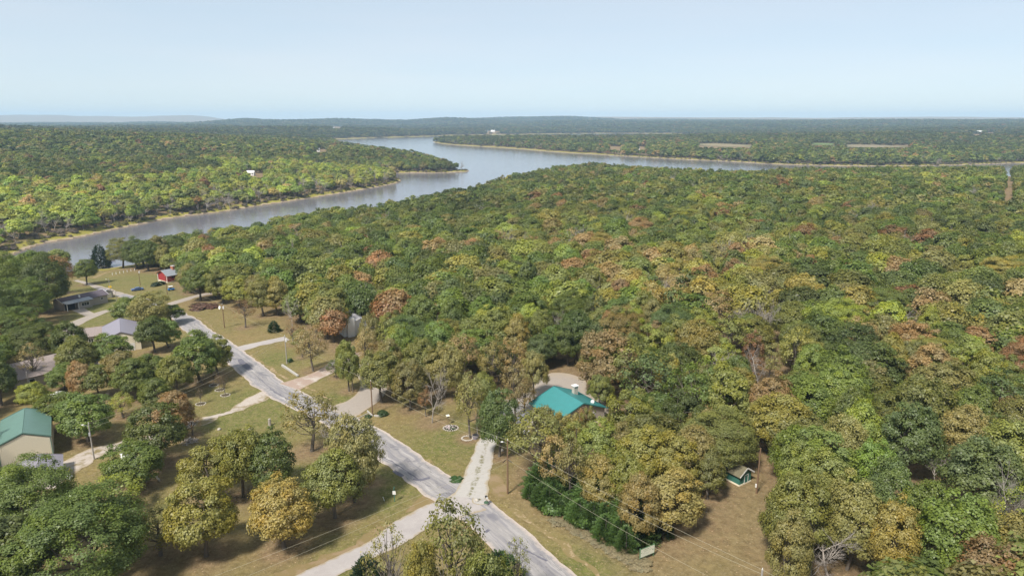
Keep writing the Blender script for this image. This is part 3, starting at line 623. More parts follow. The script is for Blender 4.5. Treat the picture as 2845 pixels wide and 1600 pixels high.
# young trees ringed with pale stone on the lawn, see below
# ------------------------------------------------------------------ the wood: every tree further on
def keepout(vx, cy, hw, ht):
    """places the photograph shows clear of crowns (view units)"""
    R = [(1336, 972, 1462, 1018), (1475, 1024, 1520, 1040), (1893, 890, 1932, 925), (2045, 1370, 2130, 1449), (2325, 1150, 2368, 1200), (1757, 361, 1890, 371), (2040, 359, 2100, 366), (2128, 363, 2285, 371), (636, 434, 662, 444), (800, 376, 822, 383), (838, 318, 858, 323), (1533, 366, 1560, 375), (1606, 372, 1622, 377), (1225, 329, 1256, 333), (2446, 336, 2466, 341), (2480, 332, 2502, 336), (1832, 1158, 1896, 1215), (1898, 1135, 1912, 1240), (1345, 945, 1440, 975), (868, 815, 892, 845), (2524, 418, 2545, 500)]
    bad = np.zeros(np.shape(vx), bool)
    for (a, b, c, d) in R: bad |= (vx + hw * .8 > a) & (vx - hw * .8 < c) & (cy + ht * .85 > b) & (cy - ht * .85 < d)
    return bad
def band(r0, r1, sp, azm=44.0):
    g_ = np.arange(-r1, r1, sp); x, y = np.meshgrid(g_, np.arange(0, r1, sp)); x = x.ravel() + (np.round(y.ravel() / sp) % 2) * sp * .5
    y = y.ravel(); x = x + rng.uniform(-.40, .40, len(x)) * sp; y = y + rng.uniform(-.40, .40, len(y)) * sp
    r = np.hypot(x, y); a = np.degrees(np.arctan2(x, y)); keep = (r > r0) & (r < r1) & (np.abs(a) < azm)
    return x[keep], y[keep]
TH = np.array([(t['x'], t['y'], t['R']) for t in TREES])
SX, SY, SS = [], [], []
for r0, r1, sp, sc_ in ((48, 420, 7.7, 1.12), (420, 1100, 8.7, 1.14), (1100, 2300, 11, 1.4), (2300, 4200, 17, 2.1), (4200, 9000, 30, 3.6)):
    x, y = band(r0, r1, sp); SX.append(x); SY.append(y); SS.append(np.full(len(x), sc_))
SX = np.concatenate(SX); SY = np.concatenate(SY); SS = np.concatenate(SS)
SZ, SD, SW, SN = H(SX, SY, True)
ok = ~SW & (SD > np.where(SN, 3.5, 9 + 6 * wav(SX, SY, 35, 2.) + 5 * wav(SX, SY, 11, 1.)))
ok &= ~inside(CLEAR, SX, SY) & ~inside(ALLEY, SX, SY)
for w in FW: ok &= ~inside(w, SX, SY)
for bx, by in ((640, 441), (612, 441), (810, 378), (845, 321), (1545, 372), (1612, 372), (1240, 331), (2455, 340)): 
    b = P(bx, by); ok &= np.hypot(SX - b[0], (SY - b[1]) * .35) > (14 if by > 400 else 26)
d2 = ((SX[:, None] - T_h[None, :, 0]) ** 2 + (SY[:, None] - T_h[None, :, 1]) ** 2) if len(SX) < 1 else None
near = SY < 480
for t in TREES: ok &= (np.hypot(SX - t['x'], SY - t['y']) > 3.2 + .45 * t['R'])
SX, SY, SZ, SD, SN, SS = (a[ok] for a in (SX, SY, SZ, SD, SN, SS))
n = len(SX); DI = np.hypot(SX, SY); AZ_ = SX / np.maximum(SY, 1)
Rr = rng.uniform(3.3, 6.1, n) * np.where(DI < 1100, 1, 1) * SS; Hh = (rng.uniform(8.8, 15, n) * (.85 + .03 * Rr / SS)) * np.where(SS > 1.2, .92 + .08 * SS, 1)
Hh = np.where(SD < 30, Hh * .9, Hh)
vx, vy0 = proj(SX, SY, SZ); _, vyt = proj(SX, SY, SZ + Hh); cyy = vyt + (vy0 - vyt) * .4; hwv = Rr / np.maximum(DI, 1) * FPX / K
kb = keepout(vx, cyy, hwv, (vy0 - vyt) * .42)
SX, SY, SZ, SD, SN, SS, DI, AZ_, Rr, Hh, vx, vy0, vyt, cyy, hwv = (a[~kb] for a in (SX, SY, SZ, SD, SN, SS, DI, AZ_, Rr, Hh, vx, vy0, vyt, cyy, hwv)); n = len(SX)
names = ['darkgreen', 'green', 'olive', 'oliveTan', 'yellowgreen', 'gold', 'tan', 'rust', 'bluegreen', 'lime', 'brown', 'oliveYellow', 'goldTan', 'yellowgreenDull']
MIXES = {'near': [.15, .25, .25, .08, .06, .02, .02, .01, .06, .03, .02, .06, .01, .05], 'mid': [.20, .28, .25, .06, .03, .01, .012, .008, .07, .02, .015, .04, .005, .03],
         'bankW': [.03, .10, .12, .04, .34, .01, .03, .0, .02, .12, .01, .06, .01, .14], 'west': [.24, .20, .20, .09, .07, .005, .01, .003, .10, .02, .02, .03, .01, .03],
         'east': [.30, .16, .14, .07, .02, .0, .03, .01, .18, .01, .03, .02, .0, .03], 'shoreN': [.33, .24, .18, .07, .02, .01, .01, .0, .09, .01, .0, .02, .0, .02]}
u = rng.random(n); patchy = .5 + .5 * wav(SX, SY, 28, 5.) 
u = (u * .5 + .5 * (.6 * patchy + .4 * (.5 + .5 * wav(SX, SY, 75, 2.2)))) ; u = (u - u.min()) / (u.max() - u.min())
u = np.argsort(np.argsort(u)) / n; u = (u + rng.random(n) * .30) % 1
ti = np.zeros(n, int)
zone = np.where(SN, np.where(DI > 420, 1, 0), np.where(AZ_ < -.02, 3, 4)); zone = np.where(SN & (SD < 120) & (DI > 350), 5, zone)
zone = np.where(~SN & (SD < 190 + 60 * wav(SX, SY, 120, 2.)) & (SY < 1000), 2, zone); zone = np.where(SN & (DI < 420) & (AZ_ < -.05), 1, zone)
for z_, nm in enumerate(['near', 'mid', 'bankW', 'west', 'east', 'shoreN']):
    m = zone == z_; cum = np.cumsum(MIXES[nm]) / sum(MIXES[nm]); ti[m] = np.searchsorted(cum, u[m] * .9999)
tint = np.array([TINT[nm] for nm in names])[np.clip(ti, 0, 13)]
hot = P(1750, 760); hp = np.exp(-((SX - hot[0]) ** 2 + (SY - hot[1]) ** 2 * .5) / 45 ** 2) * .38; hm_ = rng.random(n) < hp
tint[hm_] = np.array([TINT[k_] for k_ in ('rust', 'tan', 'gold', 'oliveTan', 'goldTan')])[rng.integers(0, 5, int(hm_.sum()))]
ti[hm_] = 3
tint = tint * (1 + .20 * wav(SX, SY, 45, .7) + .16 * wav(SX, SY, 170, 2.9))[:, None]
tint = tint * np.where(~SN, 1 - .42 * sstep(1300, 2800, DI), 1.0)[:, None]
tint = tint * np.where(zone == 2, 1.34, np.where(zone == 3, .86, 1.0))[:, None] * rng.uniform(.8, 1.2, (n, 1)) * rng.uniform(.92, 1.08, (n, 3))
bare = rng.random(n) < np.where(zone == 2, np.where(SD < 45, .36, .05), np.where(SN, .06, np.where(SD < 60, .12, .015)))
thin = rng.random(n) < np.where(zone == 0, .10, .04)
# the nearest ones in view become trees of their own
inview = (vx > -30) & (vx < 2606) & (cyy < 1500)
order = np.argsort(np.where(inview & (DI < 420), DI, 1e9))
n_hand = len([t for t in TREES if t['kind'] != 'bare'])
pick = order[:max(0, 296 - n_hand)]
single = np.zeros(n, bool); single[pick] = True
for i in pick:
    k = 'bare' if bare[i] and DI[i] < 300 else ('thin' if thin[i] else 'oak')
    TREES.append(dict(x=SX[i], y=SY[i], z=SZ[i], h=Hh[i], R=Rr[i], tint=names[ti[i]], rgb=tint[i], kind=k, vx=float(vx[i]), vy=float(vy0[i]), cy=float(cyy[i]), label=None, hand=False))
idx = np.where(DI < 470, rng.integers(0, 8, n), np.where(DI < 1150, 8 + rng.integers(0, 6, n), 14 + rng.integers(0, 5, n)))
idx0 = idx; idx = np.where(bare & (DI < 2500), 19 + rng.integers(0, 3, n), idx); idx = np.where(thin & ~bare & (DI < 900), 22 + rng.integers(0, 2, n), idx)
st = ~single
# low scrub between the trees and the water of the far bank
bx_, by_ = band(330, 1500, 4.6); bz_, bd_, bw_, bn_ = H(bx_, by_, True)
m = ~bw_ & ~bn_ & (bd_ > 3) & (bd_ < 30) & (rng.random(len(bx_)) < .75); bx_, by_, bz_, bd_ = bx_[m], by_[m], bz_[m], bd_[m]; nb = len(bx_)
scrub_tint = np.array([(.20, .19, .05), (.24, .22, .05), (.20, .155, .125), (.18, .14, .12), (.22, .18, .14)])[rng.integers(0, 5, nb)] * rng.uniform(.8, 1.3, (nb, 1))
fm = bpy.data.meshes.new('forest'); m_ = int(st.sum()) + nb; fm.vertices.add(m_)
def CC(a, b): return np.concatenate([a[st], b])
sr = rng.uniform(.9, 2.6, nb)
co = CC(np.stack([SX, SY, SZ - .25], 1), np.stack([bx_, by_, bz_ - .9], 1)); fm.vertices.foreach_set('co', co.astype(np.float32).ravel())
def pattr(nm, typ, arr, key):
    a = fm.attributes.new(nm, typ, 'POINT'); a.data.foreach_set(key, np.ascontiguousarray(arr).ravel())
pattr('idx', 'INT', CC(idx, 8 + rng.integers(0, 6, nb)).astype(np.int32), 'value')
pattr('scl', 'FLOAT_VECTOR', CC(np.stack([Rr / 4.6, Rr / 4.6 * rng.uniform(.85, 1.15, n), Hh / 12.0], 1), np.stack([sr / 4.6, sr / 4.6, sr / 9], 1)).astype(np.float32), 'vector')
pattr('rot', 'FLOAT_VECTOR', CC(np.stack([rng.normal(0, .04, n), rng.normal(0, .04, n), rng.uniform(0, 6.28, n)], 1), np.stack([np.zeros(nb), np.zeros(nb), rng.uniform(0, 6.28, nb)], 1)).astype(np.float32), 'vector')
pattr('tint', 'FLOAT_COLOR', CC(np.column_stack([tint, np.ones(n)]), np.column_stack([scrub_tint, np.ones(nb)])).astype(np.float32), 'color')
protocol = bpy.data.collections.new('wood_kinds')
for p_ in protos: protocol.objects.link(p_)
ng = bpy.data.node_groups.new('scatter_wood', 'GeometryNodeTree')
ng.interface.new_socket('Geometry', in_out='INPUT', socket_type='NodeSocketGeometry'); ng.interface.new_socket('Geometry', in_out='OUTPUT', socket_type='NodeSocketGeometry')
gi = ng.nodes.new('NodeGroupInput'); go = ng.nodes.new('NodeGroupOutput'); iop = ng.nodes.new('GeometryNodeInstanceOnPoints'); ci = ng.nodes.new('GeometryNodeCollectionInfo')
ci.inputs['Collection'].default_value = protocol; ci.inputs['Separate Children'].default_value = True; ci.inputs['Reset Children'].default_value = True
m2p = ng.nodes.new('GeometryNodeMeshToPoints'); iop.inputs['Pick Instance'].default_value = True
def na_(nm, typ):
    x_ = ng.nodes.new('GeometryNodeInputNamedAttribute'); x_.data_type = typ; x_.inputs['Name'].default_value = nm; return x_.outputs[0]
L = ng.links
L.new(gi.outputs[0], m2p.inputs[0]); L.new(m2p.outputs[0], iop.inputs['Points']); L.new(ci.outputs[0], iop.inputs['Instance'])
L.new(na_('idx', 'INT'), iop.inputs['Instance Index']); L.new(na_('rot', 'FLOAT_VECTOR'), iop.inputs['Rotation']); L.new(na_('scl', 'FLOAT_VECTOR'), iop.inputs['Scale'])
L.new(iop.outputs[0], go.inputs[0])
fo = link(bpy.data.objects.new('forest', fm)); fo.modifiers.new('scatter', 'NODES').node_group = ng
tag(fo, 'dense oak woodland in early autumn colours running back to the horizon', kind='stuff')
print('wood', m_, 'singles', len(TREES))

# single trees
def vary(c, i): r = np.random.default_rng(9000 + i); return tuple(np.array(c) * r.uniform(.85, 1.15) * r.uniform(.94, 1.06, 3))
TREE_OBJS = []
for i, t in enumerate(TREES):
    r = np.random.default_rng(5000 + i); rz = r.uniform(0, 6.28)
    if t['kind'] == 'bare':
        o = empty('bare_tree', (t['x'], t['y'], t['z'] - .1), rz); me = BARE[r.integers(0, len(BARE))]
        b = link(bpy.data.objects.new('branches', me), o); bb = .23 * 12 * .9 
        zx = max(v.co.z for v in me.vertices); wx = sorted(math.hypot(v.co.x, v.co.y) for v in me.vertices)[int(len(me.vertices) * .97)]
        b.scale = (t['R'] / wx, t['R'] / wx, t['h'] / zx)
    else:
        o = empty('oak_tree', (t['x'], t['y'], t['z'] - .1), rz); ck = 'bigoak' if t['kind'] == 'oak' and t['R'] > 6.3 else t['kind']; cm, tm = CROWNS[ck][r.integers(0, len(CROWNS[ck]))]
        s = (t['R'] / 4.6, t['R'] / 4.6 * r.uniform(.9, 1.1), t['h'] / 12.0)
        c_ = link(bpy.data.objects.new('crown', cm), o); c_.scale = s; k_ = link(bpy.data.objects.new('trunk', tm), o); k_.scale = s
        rgb = t.get('rgb'); rgb = tuple(rgb) if rgb is not None else vary(TINT[t['tint']], i)
        c_.color = (*[float(v) for v in rgb], 1)
    TREE_OBJS.append(o); LITTER.append((t['x'], t['y'], t['R']))

# names for single trees: colour and the landmark each one stands by
WORD = dict(darkgreen='dark green', green='mid green', olive='olive green', oliveTan='brownish olive', yellowgreen='bright yellow-green', gold='golden', tan='tan', rust='rust red', bluegreen='blue-green', lime='lime green',
            brown='brown', oliveYellow='mustard olive', goldTan='golden tan', yellowgreenDull='dull yellow-green')
MARKS = [(1395, 1000, 'the teal roof'), (1860, 1190, 'the green shed'), (1625, 1390, 'the notice board'), (1450, 1270, 'the cedar thicket'), (1170, 1255, 'the road junction'), (420, 700, 'the red house'), (220, 765, 'the ranch house'),
         (305, 830, 'the mauve garage roof'), (85, 930, 'the brown shingle roof'), (60, 1110, 'the tan barn'), (305, 1170, 'the white camper'), (880, 830, 'the white chimney'), (1134, 1077, 'the round flower bed'),
         (722, 880, 'the concrete retaining wall'), (560, 795, 'the pole with round reflector'), (550, 985, 'the ringed saplings'), (2576, 1449, 'the bottom right corner'), (2576, 1000, 'the right edge of the woods'),
         (260, 665, 'the lake dock'), (1800, 1340, 'the brown clearing'), (1277, 1190, 'the driveway pole'), (0, 1449, 'the bottom left corner'), (937, 1000, 'the concrete driveway'), (1200, 1449, 'the bottom edge under the junction'),
         (2160, 850, 'the tan thin crown in the right woods'), (1775, 705, 'the rust red crown amid the woods'), (1280, 690, 'the bright yellow-green crown amid the woods')]
ORD = ['nearest', 'second nearest', 'third nearest', 'fourth nearest', 'fifth nearest', 'sixth nearest', 'seventh nearest', 'eighth nearest', 'ninth nearest', 'tenth nearest', 'eleventh nearest', 'twelfth nearest']
keys = {}
for t, o in zip(TREES, TREE_OBJS):
    dd = [math.hypot(t['vx'] - m[0], (t['cy'] - m[1]) * 1.3) for m in MARKS]; k_ = int(np.argmin(dd)); dx, dy = t['vx'] - MARKS[k_][0], t['cy'] - MARKS[k_][1]
    side = ('right of' if dx > 0 else 'left of') if abs(dx) > abs(dy) * 1.1 else ('below' if dy > 0 else 'above')
    w = 'bare leafless tree' if t['kind'] == 'bare' else (('thinly leaved ' if t['kind'] in ('thin', 'wisp') else '') + WORD[t['tint']] + ' oak')
    keys.setdefault((w, side, MARKS[k_][2]), []).append((dd[k_], o, t))
for (w, side, mk_), lst in keys.items():
    lst.sort(key=lambda q_: q_[0])
    for i, (_, o, t) in enumerate(lst):
        lab = (w + ' ' + side + ' ' + mk_) if len(lst) == 1 else (ORD[min(i, 11)] + ' ' + w + ' ' + side + ' ' + mk_)
        tag(o, lab, 'bare tree' if t['kind'] == 'bare' else 'tree', 'leafless trees' if t['kind'] == 'bare' else ('oaks of the lawns' if t['hand'] else 'oaks of the near woods'))
# ------------------------------------------------------------------ building blocks
class MB:
    def __init__(s): s.v = []; s.f = []
    def poly(s, pts, faces): n = len(s.v); s.v += [tuple(map(float, p)) for p in pts]; s.f += [tuple(i + n for i in f) for f in faces]; return s
    def box(s, x0, x1, y0, y1, z0, z1):
        return s.poly([(x0, y0, z0), (x1, y0, z0), (x1, y1, z0), (x0, y1, z0), (x0, y0, z1), (x1, y0, z1), (x1, y1, z1), (x0, y1, z1)],
                      [(3, 2, 1, 0), (4, 5, 6, 7), (0, 1, 5, 4), (1, 2, 6, 5), (2, 3, 7, 6), (3, 0, 4, 7)])
    def prism(s, quad, t):
        """a slab: quad of 4 or more points thickened by t along its normal (downwards)"""
        q_ = [Vector(p) for p in quad]; nn = (q_[1] - q_[0]).cross(q_[2] - q_[1]).normalized(); n = len(q_)
        lo = [p - nn * t for p in q_]
        return s.poly([*q_, *lo], [tuple(range(n)), tuple(range(2 * n - 1, n - 1, -1))] + [(i, i + n, (i + 1) % n + n, (i + 1) % n) for i in range(n)])
    def cyl(s, a, b, r0, r1=None, n=8):
        r1 = r0 if r1 is None else r1; v, f = tube_rings([a, (np.array(a) + np.array(b)) / 2, b], [r0, (r0 + r1) / 2, r1], n)
        k = len(s.v); s.poly(v, [tuple(q) for q in f]); s.f.append(tuple(k + i for i in range(n - 1, -1, -1))); s.f.append(tuple(k + 2 * n + i for i in range(n))); return s
    def dome(s, c, rx, ry, rz, n=10, m=4):
        v = []; 
        for i in range(m):
            e = i / m * math.pi / 2
            for j in range(n): a = j * 2 * math.pi / n; v.append((c[0] + rx * math.cos(e) * math.cos(a), c[1] + ry * math.cos(e) * math.sin(a), c[2] + rz * math.sin(e)))
        v.append((c[0], c[1], c[2] + rz)); f = [(i * n + j, i * n + (j + 1) % n, (i + 1) * n + (j + 1) % n, (i + 1) * n + j) for i in range(m - 1) for j in range(n)]
        f += [((m - 1) * n + j, (m - 1) * n + (j + 1) % n, m * n) for j in range(n)]; return s.poly(v, f)
    def rock(s, c, r, seed=0):
        rr = np.random.default_rng(seed); k = len(s.v); n, m = 7, 4; v = []
        for i in range(m + 1):
            e = -math.pi / 2 * .5 + i / m * math.pi * .75
            for j in range(n):
                a = j * 2 * math.pi / n; q_ = r * rr.uniform(.75, 1.15); v.append((c[0] + q_ * math.cos(e) * math.cos(a), c[1] + q_ * math.cos(e) * math.sin(a), c[2] + q_ * .7 * math.sin(e)))
        f = [(i * n + j, i * n + (j + 1) % n, (i + 1) * n + (j + 1) % n, (i + 1) * n + j) for i in range(m) for j in range(n)]; f.append(tuple(m * n + j for j in range(n)))
        return s.poly(v, f)
    def build(s, name, mat, parent=None, smooth=False, bevel=0.0):
        me = bpy.data.meshes.new(name); me.from_pydata(s.v, [], s.f); me.materials.append(mat)
        if smooth: me.polygons.foreach_set('use_smooth', [True] * len(me.polygons))
        me.update(); o = link(bpy.data.objects.new(name, me), parent)
        if bevel: b = o.modifiers.new('edge', 'BEVEL'); b.width = bevel; b.segments = 2; b.limit_method = 'ANGLE'
        return o
def thing(name, loc, rz, label, cat, group=None): return tag(empty(name, tuple(map(float, loc)), rz), label, cat, group)
def metal_mat(name, col, rough=.45, rib=2.6, streak=.14):
    """painted standing-seam sheet: fading, streaks and dust"""
    g = N(name); p = g.obj(); n = g.noise(.9, 4, .6, p); f = g.noise(11, 3, .6, p)
    c = g.mix(n, tuple(v * (1 - streak) for v in col), tuple(min(1, v * (1 + streak)) for v in col)); c = g.mix(g.math('MULTIPLY', f, .22), c, (.35, .34, .3))
    g.princ(c, rough, None, .15, .4); return g.m
def shingle_mat(name, c1, c2):
    g = N(name); p = g.obj(); b = g.new('ShaderNodeTexBrick'); g.put(b.inputs['Scale'], 1.0); b.inputs['Brick Width'].default_value = .33; b.inputs['Row Height'].default_value = .15
    b.inputs['Mortar Size'].default_value = .012; g.put(b.inputs['Color1'], c1); g.put(b.inputs['Color2'], c2); g.put(b.inputs['Mortar'], tuple(v * .5 for v in c1)); g.nt.links.new(p, b.inputs['Vector'])
    c = g.mix(g.noise(.6, 4, .6, p), b.outputs[0], tuple(v * .72 for v in c2)); c = g.mix(g.math('MULTIPLY', g.noise(16, 2, .6, p), .4), c, tuple(v * 1.3 for v in c2))
    g.princ(c, .95, spec=.15); return g.m
MT = dict(
    teal=metal_mat('teal_sheet', (.008, .20, .205)), green=metal_mat('green_sheet', (.085, .185, .155)), mauve=metal_mat('mauve_sheet', (.235, .215, .265)),
    grey=metal_mat('grey_sheet', (.22, .24, .27)), cream=paint('cream_siding', (.74, .67, .53), .6, .06), tan=paint('tan_siding', (.34, .30, .26), .7, .08), white=paint('white_trim', (.72, .71, .69), .5, .06),
    red=paint('red_boards', (.33, .035, .04), .7, .18), brick=None, darkshingle=shingle_mat('dark_shingles', (.085, .07, .085), (.13, .11, .13)),
    brownshingle=shingle_mat('brown_shingles', (.22, .18, .165), (.30, .25, .235)), greyshingle=shingle_mat('grey_shingles', (.20, .20, .22), (.28, .275, .30)), mossshingle=shingle_mat('weathered_shingles', (.11, .105, .065), (.17, .15, .10)),
    glass=None, dark=paint('dark_opening', (.02, .02, .022), .8), stone=paint('pale_limestone', (.50, .46, .40), .9, .25, 6.0, bump=.4), rust=paint('rusty_steel', (.20, .09, .05), .9, .3),
    shedgreen=paint('green_boards', (.045, .16, .125), .7, .15), concrete=paint('weathered_concrete', (.42, .40, .37), .95, .15, 2.0), wood=paint('pole_wood', (.20, .125, .075), .9, .25, 1.5), greywood=paint('grey_pole_wood', (.36, .33, .30), .9, .2, 1.5),
    steel=paint('galvanised_steel', (.45, .46, .48), .4, .08, metal=.6), rubber=paint('tyre_rubber', (.025, .025, .027), .8), blue=paint('blue_canvas', (.03, .16, .45), .6, .15), yellow=paint('yellow_enamel', (.75, .48, .02), .5, .08),
    signwhite=paint('cream_board', (.68, .68, .56), .6, .05), wire=paint('overhead_wire', (.38, .35, .26), .6, .05), plankwood=paint('grey_planks', (.40, .36, .31), .9, .2, 4.0), signgreen=paint('sign_green', (.10, .20, .10), .6, .1),
    flowers=paint('pale_flowers', (.6, .5, .5), .8, .4, 9.0), terracotta=paint('terracotta', (.33, .14, .08), .8, .2))
g = N('window_glass'); g.princ((.02, .025, .03), .08, spec=.6); MT['glass'] = g.m
g = N('red_brick'); p = g.obj(); b = g.new('ShaderNodeTexBrick'); g.put(b.inputs['Color1'], (.33, .10, .05)); g.put(b.inputs['Color2'], (.42, .15, .08)); g.put(b.inputs['Mortar'], (.4, .36, .3)); b.inputs['Scale'].default_value = 3.5; g.nt.links.new(p, b.inputs['Vector']); g.princ(b.outputs[0], .9); MT['brick'] = g.m

def gable(name, xy, rz, W, D, he, hr, wall, roof, label, cat='house', over=.45, seams=0.0, trim=None, foot=None, z=None, th=.14, seam_mat=None):
    """local frame: x along the front gable, y along the ridge; origin at the front left corner"""
    c, s = math.cos(rz), math.sin(rz)
    cor = [(xy[0] + c * a - s * b, xy[1] + s * a + c * b) for a, b in ((0, 0), (W, 0), (W, D), (0, D))]
    zb = min(h1(*q_) for q_ in cor) if z is None else z
    zt = max(h1(*q_) for q_ in cor); rise = zt - zb
    o = thing(name, (xy[0], xy[1], zt), rz, label, cat)
    m = W / 2
    w = MB().poly([(0, 0, -rise - .5), (W, 0, -rise - .5), (W, D, -rise - .5), (0, D, -rise - .5), (0, 0, he), (W, 0, he), (W, D, he), (0, D, he), (m, 0, hr - .03), (m, D, hr - .03)],
                  [(3, 2, 1, 0), (0, 1, 5, 8, 4), (1, 2, 6, 5), (2, 3, 7, 9, 6), (3, 0, 4, 7), (4, 8, 9, 7), (5, 6, 9, 8)])
    w.build('wall', wall, o)
    sl = (hr - he) / m; e = over; ze = he - sl * e + th + .02; zr = hr + th + .02
    ro = MB().prism([(-e, -e, ze), (m, -e, zr), (m, D + e, zr), (-e, D + e, ze)][::-1], th).build('roof_slope', roof, o)
    r2 = MB().prism([(m, -e, zr), (W + e, -e, ze), (W + e, D + e, ze), (m, D + e, zr)][::-1], th).build('roof_slope', roof, o)
    for k, r_ in ((0, ro), (1, r2)):
        if seams:
            sm = MB(); y_ = -e + seams / 2
            while y_ < D + e:
                if k == 0: sm.prism([(-e, y_, ze + .03), (m - .1, y_, zr + .03 - sl * .1), (m - .1, y_ + .05, zr + .03 - sl * .1), (-e, y_ + .05, ze + .03)][::-1], .04)
                else: sm.prism([(m + .1, y_, zr + .03 - sl * .1), (W + e, y_, ze + .03), (W + e, y_ + .05, ze + .03), (m + .1, y_ + .05, zr + .03 - sl * .1)][::-1], .04)
                y_ += seams
            tag(sm.build('standing_seams', seam_mat or roof, o), kind='stuff')
    MB().prism([(m - .16, -e - .02, zr + .035 - .05), (m, -e - .02, zr + .06), (m, D + e + .02, zr + .06), (m - .16, D + e + .02, zr + .035 - .05)][::-1], .02).prism([(m, -e - .02, zr + .06), (m + .16, -e - .02, zr - .015), (m + .16, D + e + .02, zr - .015), (m, D + e + .02, zr + .06)][::-1], .02).build('ridge_cap', seam_mat or roof, o)
    tm = trim or roof
    for yy in (-e - .03, D + e + .005):
        fb = MB(); fb.prism([(-e, yy, ze + .01), (m, yy, zr + .01), (m, yy + .03, zr + .01), (-e, yy + .03, ze + .01)][::-1], .24); fb.prism([(m, yy, zr + .01), (W + e, yy, ze + .01), (W + e, yy + .03, ze + .01), (m, yy + .03, zr + .01)][::-1], .24); fb.build('barge_board', tm, o)
    return o
def wall_window(o, side, a, zc, w, h, W=0, D=0, frame=None, bars=1, name='window'):
    """side: front, right, left; a = position along that wall"""
    def M(u0, u1, d0, d1, z0, z1):
        if side == 'front': return (u0, u1, -d1, -d0, z0, z1)
        if side == 'right': return (W + d0, W + d1, u0, u1, z0, z1)
        if side == 'left': return (-d1, -d0, u0, u1, z0, z1)
        return (u0, u1, D + d0, D + d1, z0, z1)
    fr = MB(); t = .09
    fr.box(*M(a - w / 2 - t, a + w / 2 + t, .003, .07, zc + h / 2, zc + h / 2 + t)).box(*M(a - w / 2 - t, a + w / 2 + t, .003, .09, zc - h / 2 - t, zc - h / 2))
    fr.box(*M(a - w / 2 - t, a - w / 2, .003, .07, zc - h / 2, zc + h / 2)).box(*M(a + w / 2, a + w / 2 + t, .003, .07, zc - h / 2, zc + h / 2))
    for k in range(bars): x = a - w / 2 + w * (k + 1) / (bars + 1); fr.box(*M(x - .03, x + .03, .003, .06, zc - h / 2, zc + h / 2))
    f = fr.build(name, frame or MT['white'], o); MB().box(*M(a - w / 2, a + w / 2, .004, .03, zc - h / 2, zc + h / 2)).build('pane', MT['glass'], f); return f
def wall_door(o, side, a, w, h, mat, W=0, D=0, frame=True, z0=0.0):
    def M(u0, u1, d0, d1, a0, a1):
        return (u0, u1, -d1, -d0, a0, a1) if side == 'front' else ((W + d0, W + d1, u0, u1, a0, a1) if side == 'right' else (-d1, -d0, u0, u1, a0, a1))
    d = MB().box(*M(a - w / 2, a + w / 2, .003, .05, z0, z0 + h)).build('door', mat, o)
    if frame: MB().box(*M(a - w / 2 - .1, a - w / 2, .003, .07, z0, z0 + h + .1)).box(*M(a + w / 2, a + w / 2 + .1, .003, .07, z0, z0 + h + .1)).box(*M(a - w / 2, a + w / 2, .003, .07, z0 + h, z0 + h + .1)).build('door_frame', MT['white'], d)
    return d

A31 = math.radians(31.5)
# 1 green-roofed barn
bn = gable('barn', (-92.6, 112.3), math.radians(33), 8.0, 13, 3.9, 5.5, MT['cream'], MT['green'], 'tan metal barn with a green ridged roof at the left edge of the photo', 'barn', .12, .45, MT['green'])
rb = MB()
for k in range(26):
    x = .15 + k * .30; hh = 3.9 + (5.5 - 3.9) * (1 - abs(x - 4) / 4) - .3
    rb.box(x, x + .06, -.03, -.002, 0, hh)
for k in range(42): y = .15 + k * .30; rb.box(8.002, 8.03, y, y + .06, 0, 3.75)
tag(rb.build('siding_ribs', MT['cream'], bn), kind='stuff')
MB().box(-.05, .1, -.06, -.002, -.3, 3.9).box(7.9, 8.06, -.06, -.002, -.3, 3.9).build('corner_trim', MT['green'], bn)
MB().box(8.004, 8.07, 2, 5.2, 0, 3.1).build('door', MT['white'], bn)
# 2 garage with house wing
ga = gable('garage', (-113.2, 179.8), math.radians(30), 9.1, 15.5, 3.6, 5.5, MT['cream'], MT['mauve'], 'large garage with a mauve grey metal roof and cream walls beyond the left lawn', 'garage', .2, .5, MT['mauve'])
wall_door(ga, 'right', 3.0, 3.0, 2.5, MT['tan'], 9.1); wall_door(ga, 'front', 7.0, .95, 2.1, MT['white'])
hw = gable('house', (-119.6 - 0.0, 190.6), math.radians(30 + 90), 7.4, 11.2, 2.8, 4.3, MT['tan'], MT['brownshingle'], 'low tan house wing with brown shingle roof joined to the mauve-roofed garage', 'house', .4, 0, MT['white'])
wall_window(hw, 'left', 3.2, 1.6, 1.1, 1.3); wall_window(hw, 'left', 8.6, 1.6, 1.1, 1.3)
# 3 ranch house
rz_ = math.radians(60)
rn = gable('house', (-161.2 + 15.8 * math.cos(rz_), 236.6 + 15.8 * math.sin(rz_)), rz_ + math.pi / 2, 7.2, 15.6, 2.6, 3.9, MT['tan'], MT['darkshingle'], 'tan ranch house with dark shingle roof and open carport near the lake road', 'house', .5, 0, MT['white'])
